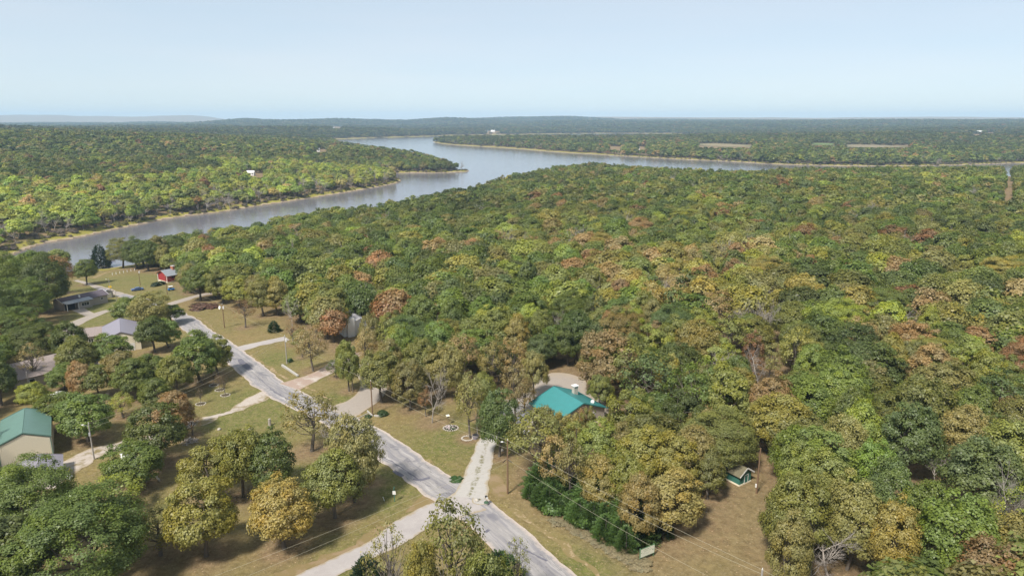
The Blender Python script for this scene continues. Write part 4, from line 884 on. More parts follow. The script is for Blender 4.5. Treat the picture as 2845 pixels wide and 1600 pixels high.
# front side of this one is its 'left' wall (x < 0), y runs back towards the carport
wall_window(rn, 'left', 2.0, 1.6, .9, .8); 
pr = MB().box(-1.9, -.005, 6.8, 11.6, -.6, 2.45).build('porch_wall', MT['tan'], rn)
wall_window(rn, 'left', 9.2, 1.45, 2.6, 1.2, bars=2).location = (-1.9, 0, 0)
MB().prism([(-2.5, 6.3, 2.62), (-2.5, 16.0, 2.62), (.6, 16.0, 3.1), (.6, 6.3, 3.1)], .12).build('porch_roof', MT['grey'], rn)
MB().box(-2.3, -2.12, 15.6, 15.78, -.6, 2.5).box(-2.3, -2.12, 11.7, 11.88, -.6, 2.5).build('carport_post', MT['white'], rn)
MB().box(-.03, -.006, 11.9, 15.4, 0, 2.35).build('carport_shade', MT['dark'], rn); MB().box(1.2, 1.8, 9, 9.6, 3.4, 4.3).build('vent_stack', MT['white'], rn)  # near-black sheet paints in the shade inside the open carport
sh = gable('shed', tuple(P(262, 752)[:2]), math.radians(58), 3.6, 5, 2.2, 3.0, MT['tan'], MT['greyshingle'], 'small tan shed with a pale door behind the ranch house', 'shed', .25)
wall_door(sh, 'front', 1.8, 2.2, 1.9, MT['cream']); 
# 4 red house
rd = gable('house', (-156.2, 293.6), math.radians(-38), 8.8, 15, 3.0, 4.7, MT['red'], MT['grey'], 'red house with grey roof and a brick chimney close to the lake', 'house', .7, 0, MT['terracotta'])
MB().box(3.6, 5.6, 4.2, 5.3, 3.4, 6.1).build('chimney', MT['brick'], rd); MB().box(3.5, 5.7, 4.1, 5.4, 6.1, 6.22).build('chimney_cap', MT['concrete'], rd)
MB().box(-.04, 0, 0, 15, -.9, .35).box(8.8, 8.84, 0, 15, -.9, .35).box(0, 8.8, -.04, 0, -.9, .35).build('stone_footing', MT['cream'], rd)
for y in (2.6, 5.4, 8.6, 12): wall_window(rd, 'right', y, 2.2, 1.7, .9, 8.8, frame=MT['red'])
MB().box(.2, .5, -.25, -.05, -.6, 3.0).box(8.3, 8.6, -.25, -.05, -.6, 3.0).build('corner_post', MT['white'], rd)
# 5 teal-roofed house
th_ = gable('house', (9.25, 125.45), A31, 11.7, 9.6, 2.45, 4.72, MT['tan'], MT['teal'], 'house under a broad teal metal roof with stone chimney in a gravel yard', 'house', .5, .42, MT['teal'])
MB().box(8.6, 9.55, 6.4, 7.3, 2.6, 5.55).build('chimney', MT['stone'], th_); MB().box(8.45, 9.7, 6.25, 7.45, 5.55, 5.7).build('chimney_cap', MT['white'], th_)
di = MB().cyl((9.6, 1.6, 3.2), (9.6, 1.6, 3.75), .03).build('dish_mast', MT['steel'], th_); MB().cyl((9.55, 1.45, 3.85), (9.5, 1.32, 3.9), .36, .40, 12).build('satellite_dish', MT['white'], di)
MB().box(-2.9, 0, 1.0, 9.0, .02, .2).build('porch_deck', MT['plankwood'], th_); wall_window(th_, 'front', 3.2, 1.5, 1.4, 1.1); wall_window(th_, 'front', 8.4, 1.5, 1.4, 1.1); wall_door(th_, 'front', 5.8, .95, 2.05, MT['terracotta']); wall_window(th_, 'left', 3.0, 1.5, 1.3, 1.0); wall_window(th_, 'left', 7.0, 1.5, 1.3, 1.0)
# 6 brown-roofed house
bh = gable('house', (-127.3, 159.6), math.radians(-39), 13.4, 15, 2.5, 4.6, MT['tan'], MT['brownshingle'], 'house with a wide pale brown shingle roof half hidden by oaks at the left', 'house', .5, 0, MT['white'])
wall_door(bh, 'right', 3.0, 1.1, 2.05, MT['dark'], 13.4); wall_window(bh, 'right', 7.5, 1.5, 1.6, 1.1, 13.4); MB().box(14.9, 15.05, 6.0, 6.15, -.5, 2.3).box(14.9, 15.05, 11.0, 11.15, -.5, 2.3).build('porch_post', MT['white'], bh)
MB().box(14.85, 15.1, 6.2, 11.0, .8, .92).box(14.85, 15.1, 6.2, 11.0, .3, .38).build('porch_rail', MT['white'], bh)
# 7 green shed
gs = gable('shed', (38.35, 103.9), math.radians(34), 3.0, 3.9, 1.75, 2.75, MT['shedgreen'], MT['mossshingle'], 'small green wooden shed with mossy shingle roof at the edge of the brown clearing', 'shed', .35, 0, MT['white'])
wall_door(gs, 'front', 1.7, .8, 1.6, MT['shedgreen'])
bd = MB()
for k in range(11): bd.box(-.03, -.004, .18 + k * .34, .22 + k * .34, .3, 1.7)
for k in range(8): bd.box(.18 + k * .34, .22 + k * .34, -.03, -.004, .3, 1.7)
tag(bd.build('board_battens', MT['shedgreen'], gs), kind='stuff'); MB().box(-.06, 3.06, -.06, 3.96, -.3, .22).build('footing', MT['cream'], gs)
# 8 house with white chimney tower
ch = gable('house', (-49.3, 191.4), A31, 10, 11, 2.8, 4.9, MT['white'], MT['greyshingle'], 'grey-roofed house with a tall white stone chimney showing between the oaks', 'house', .6, 0, MT['white'])
MB().box(.9, 3.0, -1.1, -.02, -.6, 5.6).build('chimney', MT['white'], ch, bevel=.04); MB().box(1.0, 2.9, -1.0, -.1, 5.6, 5.75).build('chimney_cap', MT['steel'], ch); MB().cyl((1.9, -.55, 5.7), (1.9, -.55, 6.1), .14).build('flue', MT['steel'], ch)
MB().prism([(4.2, -3.4, 2.5), (10, -3.4, 2.5), (10, -.1, 2.9), (4.2, -.1, 2.9)], .1).build('porch_roof', MT['greyshingle'], ch); MB().box(4.3, 4.45, -3.3, -3.15, -.5, 2.4).box(9.7, 9.85, -3.3, -3.15, -.5, 2.4).build('porch_post', MT['white'], ch)
gt = P(855, 893); gt_o = thing('gate', gt, math.radians(-50), 'pale blue rail gate at the top of the reddish driveway', 'gate')
for k in range(5): MB().box(0, 3.2, -.03, .03, .25 + .3 * k, .31 + .3 * k).build('rail', MT['steel'], gt_o)
for x in (0, 1.6, 3.2): MB().box(x - .06, x + .06, -.06, .06, -.1, 1.75).build('post', MT['grey'], gt_o)
c8 = P(1222, 905); sh2 = gable('shed', tuple(c8[:2]), A31, 4.5, 6, 2.2, 3.2, MT['tan'], MT['greyshingle'], 'grey roof corner of an outbuilding deep among the oaks behind the lawn', 'shed', .3, 0, MT['white'])
# 9 mauve-roofed outbuilding under the trees
q9 = at_z(38, 1192, 2.0); mv = gable('outbuilding', tuple(q9), math.radians(33), 6.4, 6.0, 1.9, 2.9, MT['tan'], MT['mauve'], 'low outbuilding with a mauve grey roof under oaks in front of the tan barn', 'outbuilding', .3, .5)
# 10 camper
c0 = P(290, 1168); c1 = P(306, 1212); ang = math.atan2(c1[1] - c0[1], c1[0] - c0[0])
cp_ = thing('camper', (c0 + c1) / 2 + np.array([1.6, 1.2, 0]), ang, 'white camper trailer parked under a green oak beside timber rails', 'camper')
MB().box(-2.9, 2.9, -1.15, 1.15, .55, 2.55).build('body', MT['white'], cp_, bevel=.18); MB().box(-2.7, 2.7, -1.0, 1.0, 2.552, 2.6).build('roof', MT['white'], cp_)
MB().box(-.4, .4, -.35, .35, 2.61, 2.82).build('roof_vent', MT['steel'], cp_, bevel=.05); MB().box(-2.5, 2.5, -1.162, -1.152, 1.1, 1.25).build('side_stripe', MT['mauve'], cp_)
for x in (-1.7, .3): wall = MB().box(x, x + 1.0, -1.17, -1.152, 1.5, 2.1).build('window', MT['glass'], cp_)
MB().box(1.6, 2.2, -1.175, -1.152, .65, 2.35).build('door', MT['cream'], cp_); MB().box(-4.0, -2.9, -.06, .06, .5, .62).build('drawbar', MT['steel'], cp_)
for y in (-1.05, 1.05):
    for x in (-.45, .45): MB().cyl((x, y - .1, .33), (x, y + .1, .33), .33, n=12).build('wheel', MT['rubber'], cp_)
for (a, b) in (((268, 1172), (281, 1212)), ((392, 1198), (402, 1210))):
    p0, p1 = P(*a), P(*b); L_ = float(np.linalg.norm(p1 - p0)); an = math.atan2(p1[1] - p0[1], p1[0] - p0[0])
    MB().box(0, L_, -.12, .12, 0, .28).build('landscape_timber', MT['plankwood'], tag(empty('timber_kerb', p0, an), 'long grey timber kerb on the grass left of the white camper' if a[0] < 300 else 'short grey timber kerb on the grass right of the white camper', 'kerb'))

# ------------------------------------------------------------------ vehicles
def glossy(name, col, rough=.3): 
    g = N(name); p = g.obj(); c = g.mix(g.math('MULTIPLY', g.noise(2.5, 4, .6, p), .35), col, tuple(v * .75 + .03 for v in col)); n = g.princ(c, rough, spec=.5); g.put(n.inputs['Coat Weight'], .4); return g.m
CARW = {}
def car(vx, vy, ang, col, label, kind='sedan', name='car'):
    b = P(vx, vy); o = thing(name, b, ang, label, 'car' if kind != 'pickup' else 'pickup truck'); m = glossy('car_paint', col)
    if kind == 'sedan': prof = [(-2.25, .35), (-2.28, .8), (-1.6, .95), (-1.15, .98), (-.55, 1.40), (.75, 1.42), (1.45, 1.0), (2.15, .92), (2.28, .7), (2.25, .35)]; cab = [(-1.05, .99), (-.52, 1.37), (.72, 1.39), (1.38, 1.0)]; hw = .88
    elif kind == 'suv': prof = [(-2.3, .42), (-2.35, 1.0), (-1.55, 1.12), (-1.05, 1.16), (-.55, 1.70), (1.6, 1.72), (2.2, 1.15), (2.32, .9), (2.3, .42)]; cab = [(-.98, 1.17), (-.52, 1.66), (1.57, 1.68), (2.1, 1.17)]; hw = .93
    else: prof = [(-2.7, .45), (-2.75, 1.05), (-1.6, 1.15), (-1.15, 1.2), (-.65, 1.75), (.45, 1.77), (.6, 1.2), (2.7, 1.2), (2.72, .45)]; cab = [(-1.08, 1.21), (-.62, 1.72), (.40, 1.74), (.52, 1.21)]; hw = .97
    n = len(prof); v = []
    for (y, k) in ((-hw, 1), (hw, 1)):
        for (x, z) in prof: v.append((x, y * (1 if z < 1.1 or z < prof[2][1] + .1 else .82), z))
    MB().poly(v, [tuple(range(n)), tuple(range(2 * n - 1, n - 1, -1))] + [(i, i + n, (i + 1) % n + n, (i + 1) % n) for i in range(n)]).build('body', m, o, bevel=.07)
    for sg, nm in ((-1, 'side_glass'), (1, 'side_glass')):
        y0 = hw * sg; q_ = [(x * .97, (y0 if z < 1.25 and i in (0, 3) else y0 * .82) + .025 * sg, z - .03) for i, (x, z) in enumerate(cab)]
        MB().prism(q_ if sg > 0 else q_[::-1], .015).build(nm, MT['glass'], o)
    a, b2 = cab[0], cab[1]; MB().prism([(a[0] - .05, -hw * .8, a[1] + .04), (a[0] - .05, hw * .8, a[1] + .04), (b2[0] - .04, hw * .72, b2[1] + .02), (b2[0] - .04, -hw * .72, b2[1] + .02)][::-1], .02).build('windscreen', MT['glass'], o)
    a, b2 = cab[3], cab[2]; MB().prism([(a[0] + .06, -hw * .8, a[1] + .04), (a[0] + .06, hw * .8, a[1] + .04), (b2[0] + .05, hw * .72, b2[1] + .02), (b2[0] + .05, -hw * .72, b2[1] + .02)], .02).build('rear_window', MT['glass'], o)
    for x in (-1.42, 1.42):
        for y in (-hw + .02, hw - .02):
            w = MB().cyl((x, y - .11, .33), (x, y + .11, .33), .33, n=14).build('wheel', MT['rubber'], o); MB().cyl((x, y + (.112 if y > 0 else -.112), .33), (x, y + (.125 if y > 0 else -.125), .33), .19, n=10).build('hub', MT['steel'], w)
    for y in (-.6, .6): MB().box(-2.30 if kind == 'sedan' else -2.37, -2.2, y - .18, y + .18, .62, .76).build('headlight', MT['white'], o)
    if kind == 'pickup': MB().box(.72, 2.6, -.78, .78, 1.203, 1.215).build('bed_floor', MT['dark'], o)
    return o
car(346, 731, math.radians(35), (.035, .08, .22), 'dark blue car parked on the grass left of the red house')
car(1320, 1062, math.radians(31), (.22, .22, .26), 'grey car parked at the left corner of the teal-roofed house', 'suv')
car(1410, 1098, math.radians(20), (.72, .72, .72), 'white car glimpsed through thin oaks below the teal roof', 'suv')
car(222, 924, math.radians(70), (.25, .24, .28), 'grey car among the oaks right of the brown-roofed house', 'suv')
car(162, 940, math.radians(40), (.6, .68, .7), 'pale pickup beside the porch of the brown-roofed house', 'pickup', 'pickup_truck')
car(255, 935, math.radians(-60), (.7, .7, .7), 'white car farthest right on the gravel near the brown-roofed house', 'sedan')
car(146, 1001, math.radians(10), (.72, .72, .72), 'white car between the brown-roofed house and the tan barn', 'sedan')
patch('gravel_lot', G([(228, 905), (262, 920), (268, 950), (235, 975), (215, 940)]), M_CONC, .05)
patch('paved_terrace', G([(1474, 1018), (1519, 1018), (1522, 1040), (1482, 1060), (1460, 1032)]), M_CONC, .075, wob=.05)
# small tractor by the red house
b = P(431, 731); tr = thing('garden_tractor', b, math.radians(40), 'small blue utility cart with a white canopy beside the red house', 'cart')
MB().box(-1.2, 1.2, -.65, .65, .45, .95).build('body', MT['blue'], tr, bevel=.1); MB().box(-.9, .7, -.65, .65, 1.75, 1.86).build('canopy', MT['white'], tr, bevel=.04); MB().box(-.6, .1, -.5, .5, .95, 1.25).build('seat', MT['dark'], tr)
for x in (-.85, .65):
    for y in (-.6, .6): MB().cyl((x, y, .9), (x, y, 1.76), .03).build('canopy_post', MT['steel'], tr); MB().cyl((x * 1.05, y - .1, .3), (x * 1.05, y + .1, .3), .3, n=12).build('wheel', MT['rubber'], tr)

# ------------------------------------------------------------------ poles and wires
POLE = {}
def pole(key, bx, by, top, label, mat='wood', extra=(), h=None, r=.15, cat='utility pole'):
    b = P(bx, by); hh = h or height_of(b, top); o = thing('utility_pole', b, rng.uniform(0, 1), label, cat); o.rotation_euler = (0, 0, 0)
    MB().cyl((0, 0, -.3), (0, 0, hh), r, r * .66, 10).build('shaft', MT[mat], o)
    if 'arm' in extra:
        MB().box(-1.1, 1.1, -.06, .06, hh - .75, hh - .6).build('crossarm', MT[mat], o)
        for x in (-1.0, 0.0 - .5, 1.0): MB().cyl((x, 0, hh - .6), (x, 0, hh - .4), .05).build('insulator', MT['white'], o)
    if 'cap' in extra: MB().cyl((0, 0, hh), (0, 0, hh + .25), .05).build('insulator', MT['white'], o)
    if 'can' in extra: MB().cyl((.34, -.1, hh - 1.5), (.34, -.1, hh - .7), .22, n=12).build('transformer', MT['white'], o)
    if 'lamp' in extra: MB().cyl((0, 0, hh - .5), (-.8, -.3, hh - .1), .03).build('lamp_arm', MT['steel'], o); MB().box(-1.1, -.7, -.4, -.22, hh - .2, hh - .05).build('lamp_head', MT['white'], o, bevel=.03)
    if 'dish' in extra: MB().cyl((-.7, -.1, hh - 1.1), (-.85, -.28, hh - 1.05), .5, .56, 14).build('round_reflector', MT['white'], o); MB().cyl((0, 0, hh - 1.1), (-.7, -.1, hh - 1.1), .03).build('bracket', MT['steel'], o)
    if 'side' in extra: MB().cyl((0, 0, hh * .66), (-.75, -.35, hh * .66 - .45), .03).build('guy_bracket', MT['dark'], o); MB().cyl((-.35, -.16, hh * .66 - .2), (-.8, -.37, hh * .66 - .48), .07).build('splice_sleeve', MT['dark'], o); MB().cyl((.1, 0, hh * .64), (.7, -.45, hh * .62), .07).build('splice_sleeve', MT['dark'], o)
    if 'meter' in extra: MB().box(-.32, -.1, -.12, .12, 1.1, 1.7).build('meter_box', MT['white'], o, bevel=.03)
    if 'box' in extra: MB().box(-.12, .22, -.3, -.14, hh - 2.4, hh - 1.7).build('meter_box', MT['steel'], o, bevel=.03)
    POLE[key] = np.array([b[0], b[1], b[2] + hh]); return o
pole('a', 1277, 1242, 1107, 'brown wooden utility pole by the clay patch just right of the gravel driveway', 'wood', ('cap', 'lamp', 'side'), r=.17)
pole('b', 1903, 1240, 1127, 'brown wooden pole with a white meter box beside the green shed', 'wood', ('meter',), r=.16)
pole('c', 937, 1043, 958, 'dark slim utility pole at the edge of the concrete driveway', 'wood', ('cap',))
pole('d', 722, 915, 845, 'pale utility pole with transformer at the end of the low concrete wall', 'greywood', ('cap', 'can'))
pole('e', 565, 825, 765, 'utility pole with round white reflector and transformer on the brown grass above the road', 'wood', ('can', 'dish', 'cap'))
pole('f', 237, 1155, 1065, 'pale grey utility pole on the stony track right of the tan barn', 'greywood', ('lamp', 'box', 'cap'))
pole('g', 279, 741, 701, 'thin utility pole behind the ranch house next to a yellow sign', 'greywood', ('lamp',), r=.12)
pole('h', 353, 718, 678, 'utility pole with white can on the lawn beside the dark blue car', 'wood', ('can',), r=.13)
pole('i', 421, 741, 694, 'tan utility pole standing in front of the red house', 'wood', ('cap',), r=.13)
pole('j', 74, 980, 937, 'pale pole in front of the brown-roofed house', 'greywood', ('cap',), r=.13)
pole('k', 294, 759, 731, 'short thin pole on the bright lawn right of the ranch house', 'greywood', (), r=.09)
kt = at_z(1918, 1432, 8.6); kb_ = np.array([kt[0], kt[1]]); 
o = thing('utility_pole', (kb_[0], kb_[1], h1(*kb_)), 0, 'pole whose top just shows at the bottom edge below the brown clearing', 'utility pole'); hh = 8.6 - h1(*kb_)
MB().cyl((0, 0, -.3), (0, 0, hh), .16, .12, 10).build('shaft', MT['greywood'], o); MB().cyl((0, 0, hh), (0, 0, hh + .22), .05).build('insulator', MT['white'], o); POLE['l'] = np.array([kb_[0], kb_[1], 8.6])
def wire(a, b, sag, label, r=.017):
    n = 14; t = np.linspace(0, 1, n); p = a[None] * (1 - t)[:, None] + b[None] * t[:, None]; p[:, 2] -= sag * 4 * t * (1 - t)
    v, f = tube_rings(p - a, np.full(n, r), 4); me = mesh_np('overhead_wire', v, [f], [MT['wire']]); o = link(bpy.data.objects.new('overhead_wire', me)); o.location = a; tag(o, label, 'wire', 'overhead wires'); return o
pA, pC, pD, pE, pF, pL = (POLE[k] for k in 'acdefl')
dn = np.array([0, 0, -1.0]); far_r = pL + (pL - pA) * .8; ll = np.array([-63., 52., 6.4])
wire(pA, pL, .5, 'upper wire from the driveway pole to the pole at the bottom edge'); wire(pA + dn * 1.3, pL + dn * .6, .7, 'middle wire from the driveway pole to the pole at the bottom edge')
wire(pA + dn * 3.4, pL + dn * 2.6 + np.array([-2.2, -1, 0]), .8, 'lowest wire running over the cedar thicket from the driveway pole')
wire(pA, pC, .7, 'upper wire over the oval lawn from driveway pole to concrete driveway pole'); wire(pA + dn * 1.5, pC + dn * 1.0, .9, 'lower wire over the oval lawn from driveway pole to concrete driveway pole')
wire(pC, pD, .7, 'wire between the concrete driveway pole and the transformer pole'); wire(pD, pE, .6, 'wire between the two transformer poles above the road')
wire(pA + dn * 3.2, ll, .9, 'upper wire crossing the lower lawn down to the left'); wire(pA + dn * 4.0, ll + dn * .9 + np.array([1.5, -1.5, 0]), 1.0, 'lower wire crossing the lower lawn down to the left')
wire(pF, pD, 1.6, 'upper wire from the stony track pole up to the transformer pole'); wire(pF + dn * .9, pD + dn * .9, 1.8, 'lower wire from the stony track pole up to the transformer pole')
wire(pL, far_r, .5, 'upper wire leaving the bottom pole to the right'); wire(pE, POLE['i'], .7, 'wire from the reflector pole to the pole before the red house')

# ------------------------------------------------------------------ signs, mailboxes and small things
s0, s1_ = P(1610, 1412), P(1645, 1397.5); an = math.atan2(s1_[1] - s0[1], s1_[0] - s0[0])
sg = thing('notice_sign', s0, an, 'cream roadside notice board on green posts below the cedar thicket', 'sign'); SW_ = 2.55
for x in (.03, SW_ - .03): MB().box(x - .06, x + .06, .03, .15, -.2, 2.0).build('post', MT['signgreen'], sg)
bd_ = MB().box(0, SW_, -.03, .03, .62, 1.9).build('board', MT['signwhite'], sg)
MB().box(-.04, 0, -.045, .045, .58, 1.94).box(SW_, SW_ + .04, -.045, .045, .58, 1.94).box(0, SW_, -.045, .045, 1.9, 1.94).box(0, SW_, -.045, .045, .58, .62).build('board_edge', MT['signgreen'], sg)
mk = MB(); r_ = np.random.default_rng(3)
for (x0, x1, z, hh_) in ((.55, 1.9, 1.62, .12), (.6, 2.0, 1.36, .10), (.5, 1.75, 1.1, .05), (.55, 1.5, .92, .05)):
    x = x0
    while x < x1: w = r_.uniform(.03, .09); mk.box(x, x + w * .55, -.034, -.0305, z + r_.uniform(-.01, .02), z + hh_ * r_.uniform(.5, 1)); x += w * 1.25
for (x, z, r1) in ((.22, 1.3, .07), (2.28, 1.25, .1), (2.3, 1.6, .07)): mk.cyl((x, -.0305, z), (x, -.035, z), r1, n=8)
tag(mk.build('faded_lettering', MT['signgreen'], bd_), kind='stuff')
b = P(992.7, 1261); o = thing('street_sign', b, 0, 'thin green street-name post with a white plate on the verge left of the junction', 'sign'); hh = height_of(b, 1224)
MB().box(-.05, .05, -.05, .05, -.2, hh).build('post', MT['shedgreen'], o); MB().box(-.03, .03, -.38, .38, hh - .35, hh - .15).build('name_blade', MT['shedgreen'], o); MB().box(-.26, .26, -.075, -.055, hh - 1.35, hh - .7).build('plate', MT['white'], o)
b = P(967, 1259); o = thing('marker_post', b, 0, 'short white marker post leaning in the grass left of the green sign post', 'post'); o.rotation_euler = (.1, -.25, 0); MB().cyl((0, 0, -.1), (0, 0, .8), .06).build('post', MT['white'], o)
b = P(1223.5, 1269); o = thing('mailbox', b, math.radians(20), 'mailbox on a post rising from a planter at the corner of the gravel driveway', 'mailbox')
MB().cyl((0, 0, 0), (0, 0, .42), .32, .42, 10).build('planter', MT['concrete'], o); MB().dome((0, 0, .4), .42, .42, .25).build('planter_leaves', paint('planter_leaf', (.06, .12, .07), .9, .4, 8), o); MB().box(-.05, .05, -.05, .05, .3, 1.25).build('post', MT['greywood'], o)
MB().box(-.16, .16, -.34, .3, 1.25, 1.55).build('box', MT['dark'], o, bevel=.06); MB().box(-.17, .17, -.37, -.342, 1.22, 1.56).build('box_door', MT['white'], o)
def rocks(name, vx, vy, n, spread, r, mat, label, cat, seed=1, group=None):
    b = P(vx, vy); rr = np.random.default_rng(seed); m = MB()
    if n == 1: m.rock((0, 0, r * .3), r, seed)
    else:
        for k in range(n): a = k / n * 6.283; m.rock((math.cos(a) * spread, math.sin(a) * spread, r * .4), r * rr.uniform(.7, 1.2), seed + k)
    return b, m
for (vx, vy, r, lb) in ((1200, 1259, .42, 'white boulder on the gravel beside the driveway mouth'), (551, 1081, .42, 'lone grey boulder on the grass between track and oaks'), (630, 1080, .5, 'pale boulder against the golden oak below the track'), (636, 1098, .4, 'second pale boulder partly under the golden oak'), (1262, 1134, .45, 'pale rock lying behind the driveway pole')):
    b, m = rocks('b', vx, vy, 1, 0, r, None, lb, 'rock', int(vx)); o = m.build('boulder', MT['stone'], None, True); o.location = b; tag(o, lb, 'rock')
b = P(679, 1070); o = MB().cyl((0, 0, -.1), (0, 0, 1.5), .34, .28, 9).build('tree_stump', M_BARE); o.location = b; tag(o, 'tall grey sawn stump on the lawn below the road', 'stump')
for k, (vx, vy, lb) in enumerate(((538, 969, 'farthest sapling in a ring of pale stones on the dry lawn'), (553, 981, 'middle sapling in a ring of pale stones on the dry lawn'), (567, 994, 'nearest of the three lined-up saplings ringed with white stones'), (505, 1016, 'sapling in a pale stone ring set apart towards the track'))):
    b = P(vx, vy); o = thing('sapling', b, 0, lb, 'sapling', 'ringed saplings'); m = MB(); rr = np.random.default_rng(k)
    for q_ in range(18): a = q_ / 18 * 6.283; m.rock((math.cos(a) * 1.05, math.sin(a) * .95, .05), .14 * rr.uniform(.8, 1.2), q_)
    tag(m.build('stone_ring', MT['stone'], o), kind='stuff'); MB().cyl((0, 0, .0), (0, 0, .03), .85, n=14).build('mulch', MT['rubber'] if False else paint('bark_mulch', (.09, .07, .04), .95, .3, 8), o)
    cm, tm = CROWNS['wisp'][k % 3]; s = .34 if k != 2 else .42
    c_ = link(bpy.data.objects.new('crown', cm), o); c_.scale = (s * .6, s * .6, s); k2 = link(bpy.data.objects.new('trunk', tm), o); k2.scale = (s * .6, s * .6, s); c_.color = (.16, .11, .06, 1)
b = P(1134, 1077); o = thing('flower_bed', b, 0, 'round flower bed ringed with brown stones on the oval lawn', 'flower bed'); m = MB()
for k in range(20): a = k / 20 * 6.283; m.rock((math.cos(a) * 1.5, math.sin(a) * 1.3, .08), .2, k)
tag(m.build('stone_ring', MT['rust'] if False else MT['plankwood'], o), kind='stuff'); MB().cyl((0, 0, 0), (0, 0, .1), 1.35, n=16).build('soil', paint('dark_soil', (.06, .045, .03), 1, .3), o)
m = MB(); rr = np.random.default_rng(8)
for k in range(46): a, q_ = rr.uniform(0, 6.28), 1.1 * rr.random() ** .5; m.rock((math.cos(a) * q_, math.sin(a) * q_, .2 + .25 * rr.random()), .13, k)
tag(m.build('blossoms', MT['flowers'], o), kind='stuff')
m = MB()
for k in range(40): a, q_ = rr.uniform(0, 6.28), 1.15 * rr.random() ** .5; m.rock((math.cos(a) * q_, math.sin(a) * q_, .12 + .2 * rr.random()), .17, k)
tag(m.build('leaves', paint('bed_leaf', (.05, .09, .04), .9, .4, 7), o), kind='stuff')
b = P(1127, 1068); o = thing('bird_feeder', b, .4, 'little bird feeder on a post behind the round flower bed', 'bird feeder'); MB().cyl((0, 0, 0), (0, 0, 1.7), .04).build('post', MT['wood'], o); MB().box(-.25, .25, -.2, .2, 1.65, 1.85).build('tray', MT['wood'], o); MB().prism([(-.35, -.3, 2.0), (.35, -.3, 2.0), (.35, .3, 2.15), (-.35, .3, 2.15)], .04).build('roof', MT['signwhite'], o)
b = P(1176, 1103); m = MB()
for k in range(18): a = k / 18 * 6.283; m.rock((math.cos(a) * 1.1, math.sin(a) * 1.0, .1), .2, k + 5)
o = m.build('stone_ring', MT['stone']); o.location = b; tag(o, 'ring of pale stones round the oak trunk left of the gravel driveway', 'stone ring', kind='stuff')
b = P(1196, 1103); o = thing('planter_tub', b, .3, 'blue-grey tub planter beside the stone-ringed oak', 'planter'); MB().cyl((0, 0, 0), (0, 0, .8), .5, .62, 12).build('tub', MT['mauve'], o); MB().cyl((0, 0, .8), (0, 0, .84), .55, n=12).build('soil', MT['dark'], o)
b = P(1322, 1088); o = thing('flower_bed', b, 0, 'dark bed with small white flowers under oaks below the grey car', 'flower bed'); MB().cyl((0, 0, 0), (0, 0, .12), 1.0, n=14).build('soil', MT['dark'], o); m = MB()
for k in range(22): a, q_ = rr.uniform(0, 6.28), .9 * rr.random() ** .5; m.rock((math.cos(a) * q_, math.sin(a) * q_, .25), .1, k)
tag(m.build('blossoms', MT['white'], o), kind='stuff')
# walls and kerbs by the drives
for (a, b_, w, h, lb) in (((710, 921), (750, 947), .45, .55, 'low straight concrete retaining wall beside the reddish driveway'), ((924, 1035), (937, 1047), .2, .35, 'small white headwall left of the concrete driveway pole'), ((941, 1047), (957, 1048), .25, .35, 'small white headwall right of the concrete driveway pole'), ((880, 1063), (926, 1040), .16, .16, 'thin concrete kerb along the lower edge of the concrete driveway')):
    p0, p1 = P(*a), P(*b_); L_ = float(np.linalg.norm((p1 - p0)[:2])); an = math.atan2(p1[1] - p0[1], p1[0] - p0[0]); o = MB().box(0, L_, -w / 2, w / 2, -.5, h).build('concrete_wall', MT['concrete'], None, bevel=.03); o.location = p0; o.rotation_euler = (0, 0, an); tag(o, lb, 'wall')
# brush pile, chairs, pipe
b = P(477, 1112); m = MB(); rr = np.random.default_rng(12)
for k in range(60): a, q_, h_ = rr.uniform(0, 6.28), rr.random() * 1.5, rr.random() * .9; an = rr.uniform(0, 3.1); L_ = rr.uniform(.5, 1.3); c_ = np.array([math.cos(a) * q_, math.sin(a) * q_, h_ * (1 - q_ / 2)]); dd = np.array([math.cos(an), math.sin(an), rr.uniform(-.3, .3)]) * L_; m.cyl(c_ - dd / 2, c_ + dd / 2, rr.uniform(.03, .08), n=4)
o = m.build('brush_pile', M_BARE); o.location = b; tag(o, 'tangled pile of cut branches on the bare soil beside the dark oak', 'brush pile', kind='stuff')
def chair(vx, vy, rz, mat, label):
    o = thing('garden_chair', P(vx, vy), rz, label, 'chair'); MB().box(-.28, .28, -.28, .28, .4, .46).build('seat', mat, o); MB().prism([(-.28, .28, .46), (.28, .28, .46), (.28, .42, 1.05), (-.28, .42, 1.05)], .04).build('backrest', mat, o)
    for x in (-.25, .25):
        for y in (-.25, .25): MB().box(x - .025, x + .025, y - .025, y + .025, 0, .4).build('leg', mat, o)
chair(173, 1208, .4, MT['white'], 'left one of two white garden chairs on the grass near the yellow pipe'); chair(179, 1203, 1.4, MT['white'], 'right one of two white garden chairs on the grass near the yellow pipe'); chair(126, 1148, 2.4, MT['rust'], 'rusty metal chair against the front wall of the tan barn')
p0, p1 = P(166, 1203), P(177, 1184); o = MB().cyl((0, 0, .12), tuple(p1 - p0 + [0, 0, .5]), .07).build('yellow_pipe', MT['yellow']); o.location = p0; tag(o, 'yellow pipe lying on the grass behind the white chairs', 'pipe')
b = P(279, 737); o = thing('warning_sign', b, math.radians(20), 'yellow diamond sign on a post beside the lake road', 'sign'); MB().cyl((0, 0, 0), (0, 0, 3.0), .05).build('post', MT['steel'], o); MB().prism([(0, -.08, 1.9), (.7, -.08, 2.6), (0, -.08, 3.3), (-.7, -.08, 2.6)][::-1], .03).build('plate', MT['yellow'], o)
b = P(293, 771); o = thing('bench', b, math.radians(20), 'white backless bench on the bright lawn above the ranch driveway', 'bench'); MB().box(-1.3, 1.3, -.25, .25, .42, .5).build('seat', MT['white'], o)
